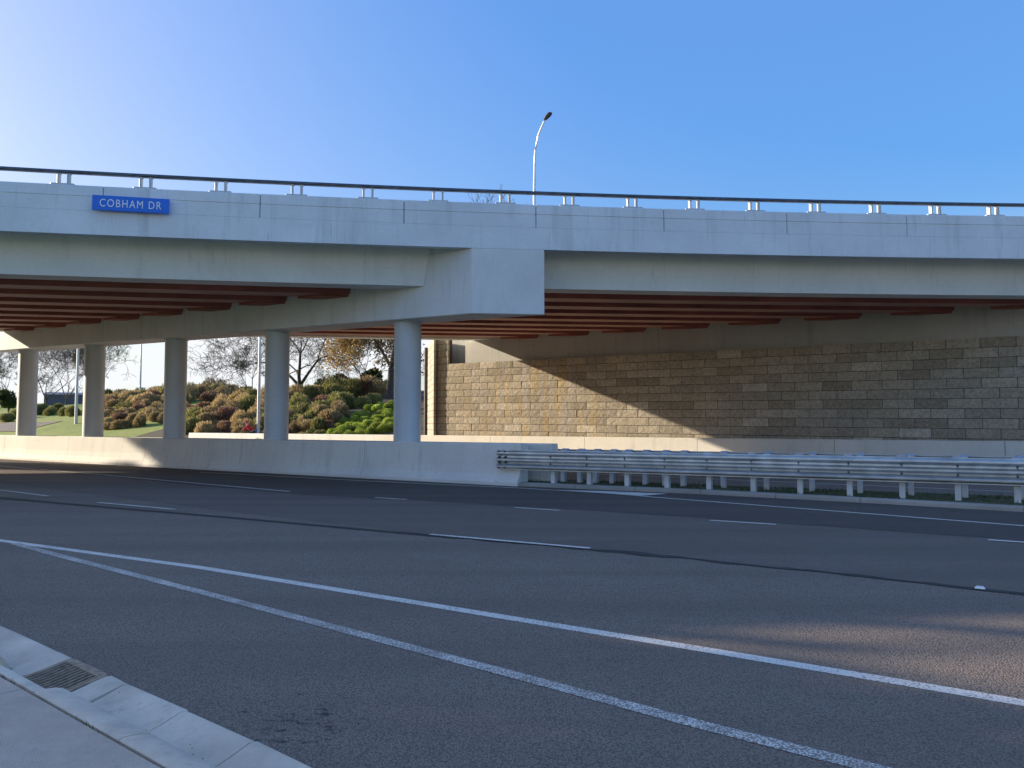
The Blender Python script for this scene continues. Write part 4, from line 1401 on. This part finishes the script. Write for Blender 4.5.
# path and shed at far left
mb = MB()
pq = []
for q_ in (3.4, 7.6):
    for p_ in np.arange(64, 141, 4.0):
        v = terr(p_, q_); pq.append(Vector((v.x, v.y, v.z + 0.05)))
k = len(pq) // 2
o = mesh_obj('path', pq, [(i, i + 1, k + i + 1, k + i) for i in range(k - 1)], M['road']); o['kind'] = 'structure'
p = terr_at(66, 132)
shed = empty('shed', tuple(p), math.radians(20))
setp(shed, 'low blue grey shed beyond the grass between leftmost columns', 'shed')
mb = MB(); mb.box(-3.0, 3.0, -2, 2, -1, 1.7); mb.build('wall', M['shed'], shed)
mb = MB(); mb.add([(x, y, z) for x in (-3.2, 3.2) for y, z in ((-2.3, 1.65), (2.3, 1.65), (0, 2.1))], [(0, 1, 2), (3, 5, 4), (0, 2, 5, 3), (1, 4, 5, 2), (0, 3, 4, 1)]); mb.build('roof', M['shed_roof'], shed)

# ------------------------------------------------------------------ cyclist on the far path
def skin_mesh(name, verts, edges, radii, mat, parent, root_i=0, sub=2):
    me = bpy.data.meshes.new(name)
    me.from_pydata(verts, edges, [])
    o = bpy.data.objects.new(name, me); COL.objects.link(o); o.parent = parent
    md = o.modifiers.new('skin', 'SKIN')
    md.use_smooth_shade = True
    if not me.skin_vertices: me.skin_vertices.new()
    sv = me.skin_vertices[0].data
    for i, r in enumerate(radii):
        sv[i].radius = (r, r) if not isinstance(r, tuple) else r
        sv[i].use_root = (i == root_i)
    o.modifiers.new('sub', 'SUBSURF').levels = sub
    o.modifiers['sub'].render_levels = sub
    bpy.context.view_layer.update()
    dg = bpy.context.evaluated_depsgraph_get()
    m2 = bpy.data.meshes.new_from_object(o.evaluated_get(dg))
    bpy.data.objects.remove(o)
    m2.materials.clear(); m2.materials.append(mat)
    m2.polygons.foreach_set('use_smooth', [True] * len(m2.polygons))
    o = bpy.data.objects.new(name, m2); COL.objects.link(o); o.parent = parent
    return o
cyp = terr_at(251, 52.6)
CZ = at(251, 423.0, 52.6).z - 1.62 - 0.0
per_rz = math.radians(178)        # local +x forward -> rides left
ped = Vector((cyp.x, cyp.y, max(CZ, cyp.z)))
person = empty('person', tuple(ped), per_rz)
setp(person, 'person in a red jacket and red helmet riding a bicycle', 'person')
hip, chest, neck, headp = (-0.18, 0, 0.95), (0.12, 0, 1.25), (0.24, 0, 1.40), (0.32, 0, 1.53)
def limb(sgn): return [(0.16, 0.19 * sgn, 1.33), (0.34, 0.24 * sgn, 1.12), (0.52, 0.2 * sgn, 1.02), (0.58, 0.2 * sgn, 1.0)]
def leg(sgn, k): return [(-0.18, 0.1 * sgn, 0.92), (0.2, 0.1 * sgn, 0.78 if k else 0.62), (0.0, 0.1 * sgn, 0.46 if k else 0.24), (0.14, 0.1 * sgn, 0.40 if k else 0.18)]
V = [hip, chest, neck, (0.30, 0, 1.47), headp, (0.33, 0, 1.60)]
E_ = [(0, 1), (1, 2), (2, 3), (3, 4), (4, 5)]
Rr = [0.14, 0.16, 0.065, 0.075, 0.095, 0.07]
for sg in (-1, 1):
    b0 = len(V); V += limb(sg); Rr += [0.06, 0.045, 0.035, 0.03]; E_ += [(1, b0), (b0, b0 + 1), (b0 + 1, b0 + 2), (b0 + 2, b0 + 3)]
    b0 = len(V); V += leg(sg, sg > 0); Rr += [0.085, 0.06, 0.045, 0.035]; E_ += [(0, b0), (b0, b0 + 1), (b0 + 1, b0 + 2), (b0 + 2, b0 + 3)]
skin_mesh('body', V, E_, Rr, M['skin'], person)
V2 = [hip, (-0.02, 0, 1.12), chest, (0.2, 0, 1.36)]; E2 = [(0, 1), (1, 2), (2, 3)]; R2 = [0.165, 0.175, 0.19, 0.10]
for sg in (-1, 1):
    b0 = len(V2); V2 += limb(sg)[:3]; R2 += [0.085, 0.068, 0.052]; E2 += [(2, b0), (b0, b0 + 1), (b0 + 1, b0 + 2)]
skin_mesh('jacket', V2, E2, R2, M['red_cloth'], person)
V3 = [(-0.18, 0, 0.98), (-0.18, 0, 0.93)]; E3 = [(0, 1)]; R3 = [0.15, 0.15]
for sg in (-1, 1):
    b0 = len(V3); V3 += leg(sg, sg > 0)[:3]; R3 += [0.105, 0.08, 0.06]; E3 += [(1, b0), (b0, b0 + 1), (b0 + 1, b0 + 2)]
skin_mesh('trousers', V3, E3, R3, M['dark_cloth'], person)
mb = MB()
nseg = 12
for j in range(5):
    th = (math.pi / 2) * j / 4
    for i in range(nseg):
        a_ = 2 * math.pi * i / nseg
        mb.v.append((0.31 + 0.15 * math.cos(th) * math.cos(a_), 0.115 * math.cos(th) * math.sin(a_), 1.56 + 0.115 * math.sin(th)))
for j in range(4):
    for i in range(nseg): mb.f.append((j * nseg + i, j * nseg + (i + 1) % nseg, (j + 1) * nseg + (i + 1) % nseg, (j + 1) * nseg + i)); mb.m.append(0)
mb.f.append(tuple(range(nseg))); mb.m.append(0)
mb.build('helmet', M['red_cloth'], person, True)
bag = empty('backpack', tuple(ped), per_rz)
setp(bag, 'blue bag on the bicycle behind the rider in red', 'bag')
mb = MB(); mb.bbox(-0.62, -0.34, -0.18, 0.18, 0.82, 1.14, 0.05); mb.build('pouch', M['blue_cloth'], bag)
mb = MB(); mb.bbox(-0.66, -0.62, -0.12, 0.12, 0.85, 1.0, 0.015); mb.build('pocket', M['blue_cloth'], bag)
bike = empty('bicycle', tuple(ped), per_rz)
setp(bike, 'dark bicycle ridden by the person in red behind the far barrier', 'bicycle')
def torus(mb, c, R, r_, n=28, m_=8):
    b0 = len(mb.v)
    for i in range(n):
        a_ = 2 * math.pi * i / n
        for j in range(m_):
            t = 2 * math.pi * j / m_
            mb.v.append((c[0] + (R + r_ * math.cos(t)) * math.cos(a_), c[1] + r_ * math.sin(t), c[2] + (R + r_ * math.cos(t)) * math.sin(a_)))
    for i in range(n):
        for j in range(m_):
            mb.f.append((b0 + i * m_ + j, b0 + i * m_ + (j + 1) % m_, b0 + ((i + 1) % n) * m_ + (j + 1) % m_, b0 + ((i + 1) % n) * m_ + j)); mb.m.append(0)
for cx_ in (-0.5, 0.58):
    mb = MB(); torus(mb, (cx_, 0, 0.34), 0.32, 0.022)
    w_ = mb.build('wheel', M['tyre'], bike, True)
    mb = MB()
    for i in range(10):
        a_ = math.pi * 2 * i / 10
        mb.tube([(cx_, 0, 0.34), (cx_ + 0.31 * math.cos(a_), 0, 0.34 + 0.31 * math.sin(a_))], [0.004, 0.004], 4)
    mb.build('spokes', M['galv'], w_)
mb = MB()
for a_, b2 in (((-0.5, 0, .34), (-.05, 0, .30)), ((-.05, 0, .30), (-.22, 0, .85)), ((-.5, 0, .34), (-.19, 0, .78)), ((-.05, 0, .30), (.40, 0, .80)), ((-.19, 0, .78), (.40, 0, .85)), ((.40, 0, .92), (.58, 0, .34))):
    mb.tube([a_, b2], [0.02, 0.02], 8)
mb.build('frame', M['bike'], bike)
mb = MB(); mb.bbox(-0.34, -0.10, -0.07, 0.07, 0.84, 0.89, 0.02); mb.build('saddle', M['tyre'], bike)
mb = MB(); mb.tube([(.40, 0, .92), (.42, 0, .98)], [0.015, 0.015], 8); mb.tube([(.60, -.25, .99), (.44, -.2, .99), (.42, 0, .98), (.44, .2, .99), (.60, .25, .99)], [0.015] * 5, 8); mb.build('handlebar', M['bike'], bike)

# ------------------------------------------------------------------ unseen evergreens added left of the frame to shade the near road and barrier
def shade_tree(label, base, height, rad, seed, n=9000, nl=22):
    r = random.Random(seed)
    root = empty('evergreen_tree', tuple(base))  # out-of-view tree, put in only for the shade it casts
    setp(root, label, 'tree')
    mb = MB(); mb.tube([(0, 0, -.2), (0.1, 0, height * .3), (0, .1, height * .75)], [0.3, 0.22, 0.08], 10)
    lumps = []
    for i in range(nl):
        a_ = r.uniform(0, 6.28); q = r.uniform(0, 0.75) * rad; z = height * r.uniform(0.32, 0.92)
        k = rad * r.uniform(0.28, 0.45)
        c = Vector((q * math.cos(a_), q * math.sin(a_), z)); lumps.append((c, k))
        mb.tube([(0, 0, z * 0.7), tuple(c * 0.6 + Vector((0, 0, z * .35))), tuple(c)], [0.09, 0.06, 0.02], 5)
    mb.build('trunk', M['bark'], root)
    lv = MB()
    for _ in range(n):
        c, k = r.choice(lumps)
        d_ = Vector((r.gauss(0, 1), r.gauss(0, 1), r.gauss(0, 1))).normalized() * k * r.random() ** 0.4
        t = c + d_
        a_ = Vector((r.uniform(-1, 1), r.uniform(-1, 1), r.uniform(-1, 1))).normalized()
        b2 = a_.cross(Vector((r.uniform(-1, 1), r.uniform(-1, 1), r.uniform(-1, 1)))).normalized()
        s_ = r.uniform(0.08, 0.2)
        lv.add([t - a_ * s_, t + b2 * s_ * .6, t + a_ * s_, t - b2 * s_ * .6], [(0, 1, 2, 3)])
    mesh_obj('crown', lv.v, lv.f, M['leaf_green'], root)
shade_tree('unseen evergreen tree added left of the frame to shade the near road', (-30.0, 13.0, 0), 12.0, 2.9, 3, 17000)
shade_tree('unseen slim evergreen tree added left of the frame to shade the barrier', (-50.0, 39.3, 0), 15.5, 2.1, 5, 24000, 55)  # added behind the bridge only to keep sun off the barrier

# ------------------------------------------------------------------ grit and leaves along the channel, weeds in the footpath joint
mb = MB()
for _ in range(260):
    t = random.uniform(-3, 5); n_ = random.choice([random.gauss(-0.12, 0.12), random.gauss(0.21, 0.04), random.uniform(-1.2, 0)])
    if GS0 - 0.05 < t < GS1 + 0.05 and n_ > -0.02: continue
    zz = 0.002 if n_ < 0 else float(np.interp(n_, [0, 0.23 * CH_W, 0.47 * CH_W, 0.74 * CH_W, 0.86 * CH_W, CH_W], [0.012, 0.0, -0.022, -0.042, -0.04, -0.028]))
    q = kp(t, n_, zz); r_ = random.uniform(0.002, 0.006)
    a_ = random.uniform(0, 6.28)
    ring = [q + Vector((math.cos(a_ + k * 1.571) * r_ * random.uniform(.6, 1.3), math.sin(a_ + k * 1.571) * r_ * random.uniform(.6, 1.3), 0)) for k in range(4)]
    mb.add(ring + [q + Vector((0, 0, r_ * 0.9))], [(0, 1, 4), (1, 2, 4), (2, 3, 4), (3, 0, 4)])
o = mesh_obj('grit', mb.v, mb.f, M['road_dark'])
setp(o, 'loose dark grit and crumbs along the kerb channel', 'grit', kind='stuff')
mb = MB()
for _ in range(260):
    t = random.uniform(-2, 5)
    if math.sin(t * 5) + math.sin(t * 11.3) < 0.4: continue
    q = kp(t, CH_W + KB_W + 0.012 + random.uniform(-.006, .006), 0.088)
    a_ = random.uniform(0, 6.28); h_ = random.uniform(0.02, 0.045); w_ = 0.003
    dv = Vector((math.cos(a_), math.sin(a_), 0))
    mb.add([q - dv * w_, q + dv * w_, q + Vector((random.uniform(-.02, .02), random.uniform(-.02, .02), h_))], [(0, 1, 2)])
o = mesh_obj('joint_weeds', mb.v, mb.f, M['grass'])
setp(o, 'tiny weeds growing in the footpath joint', 'weeds', kind='stuff')
shade_tree('second unseen slim evergreen tree added left of the frame to shade the barrier', (-45.0, 37.6, 0), 14.0, 1.7, 8, 18000, 45)  # added to block the leftover sun patch on the barrier
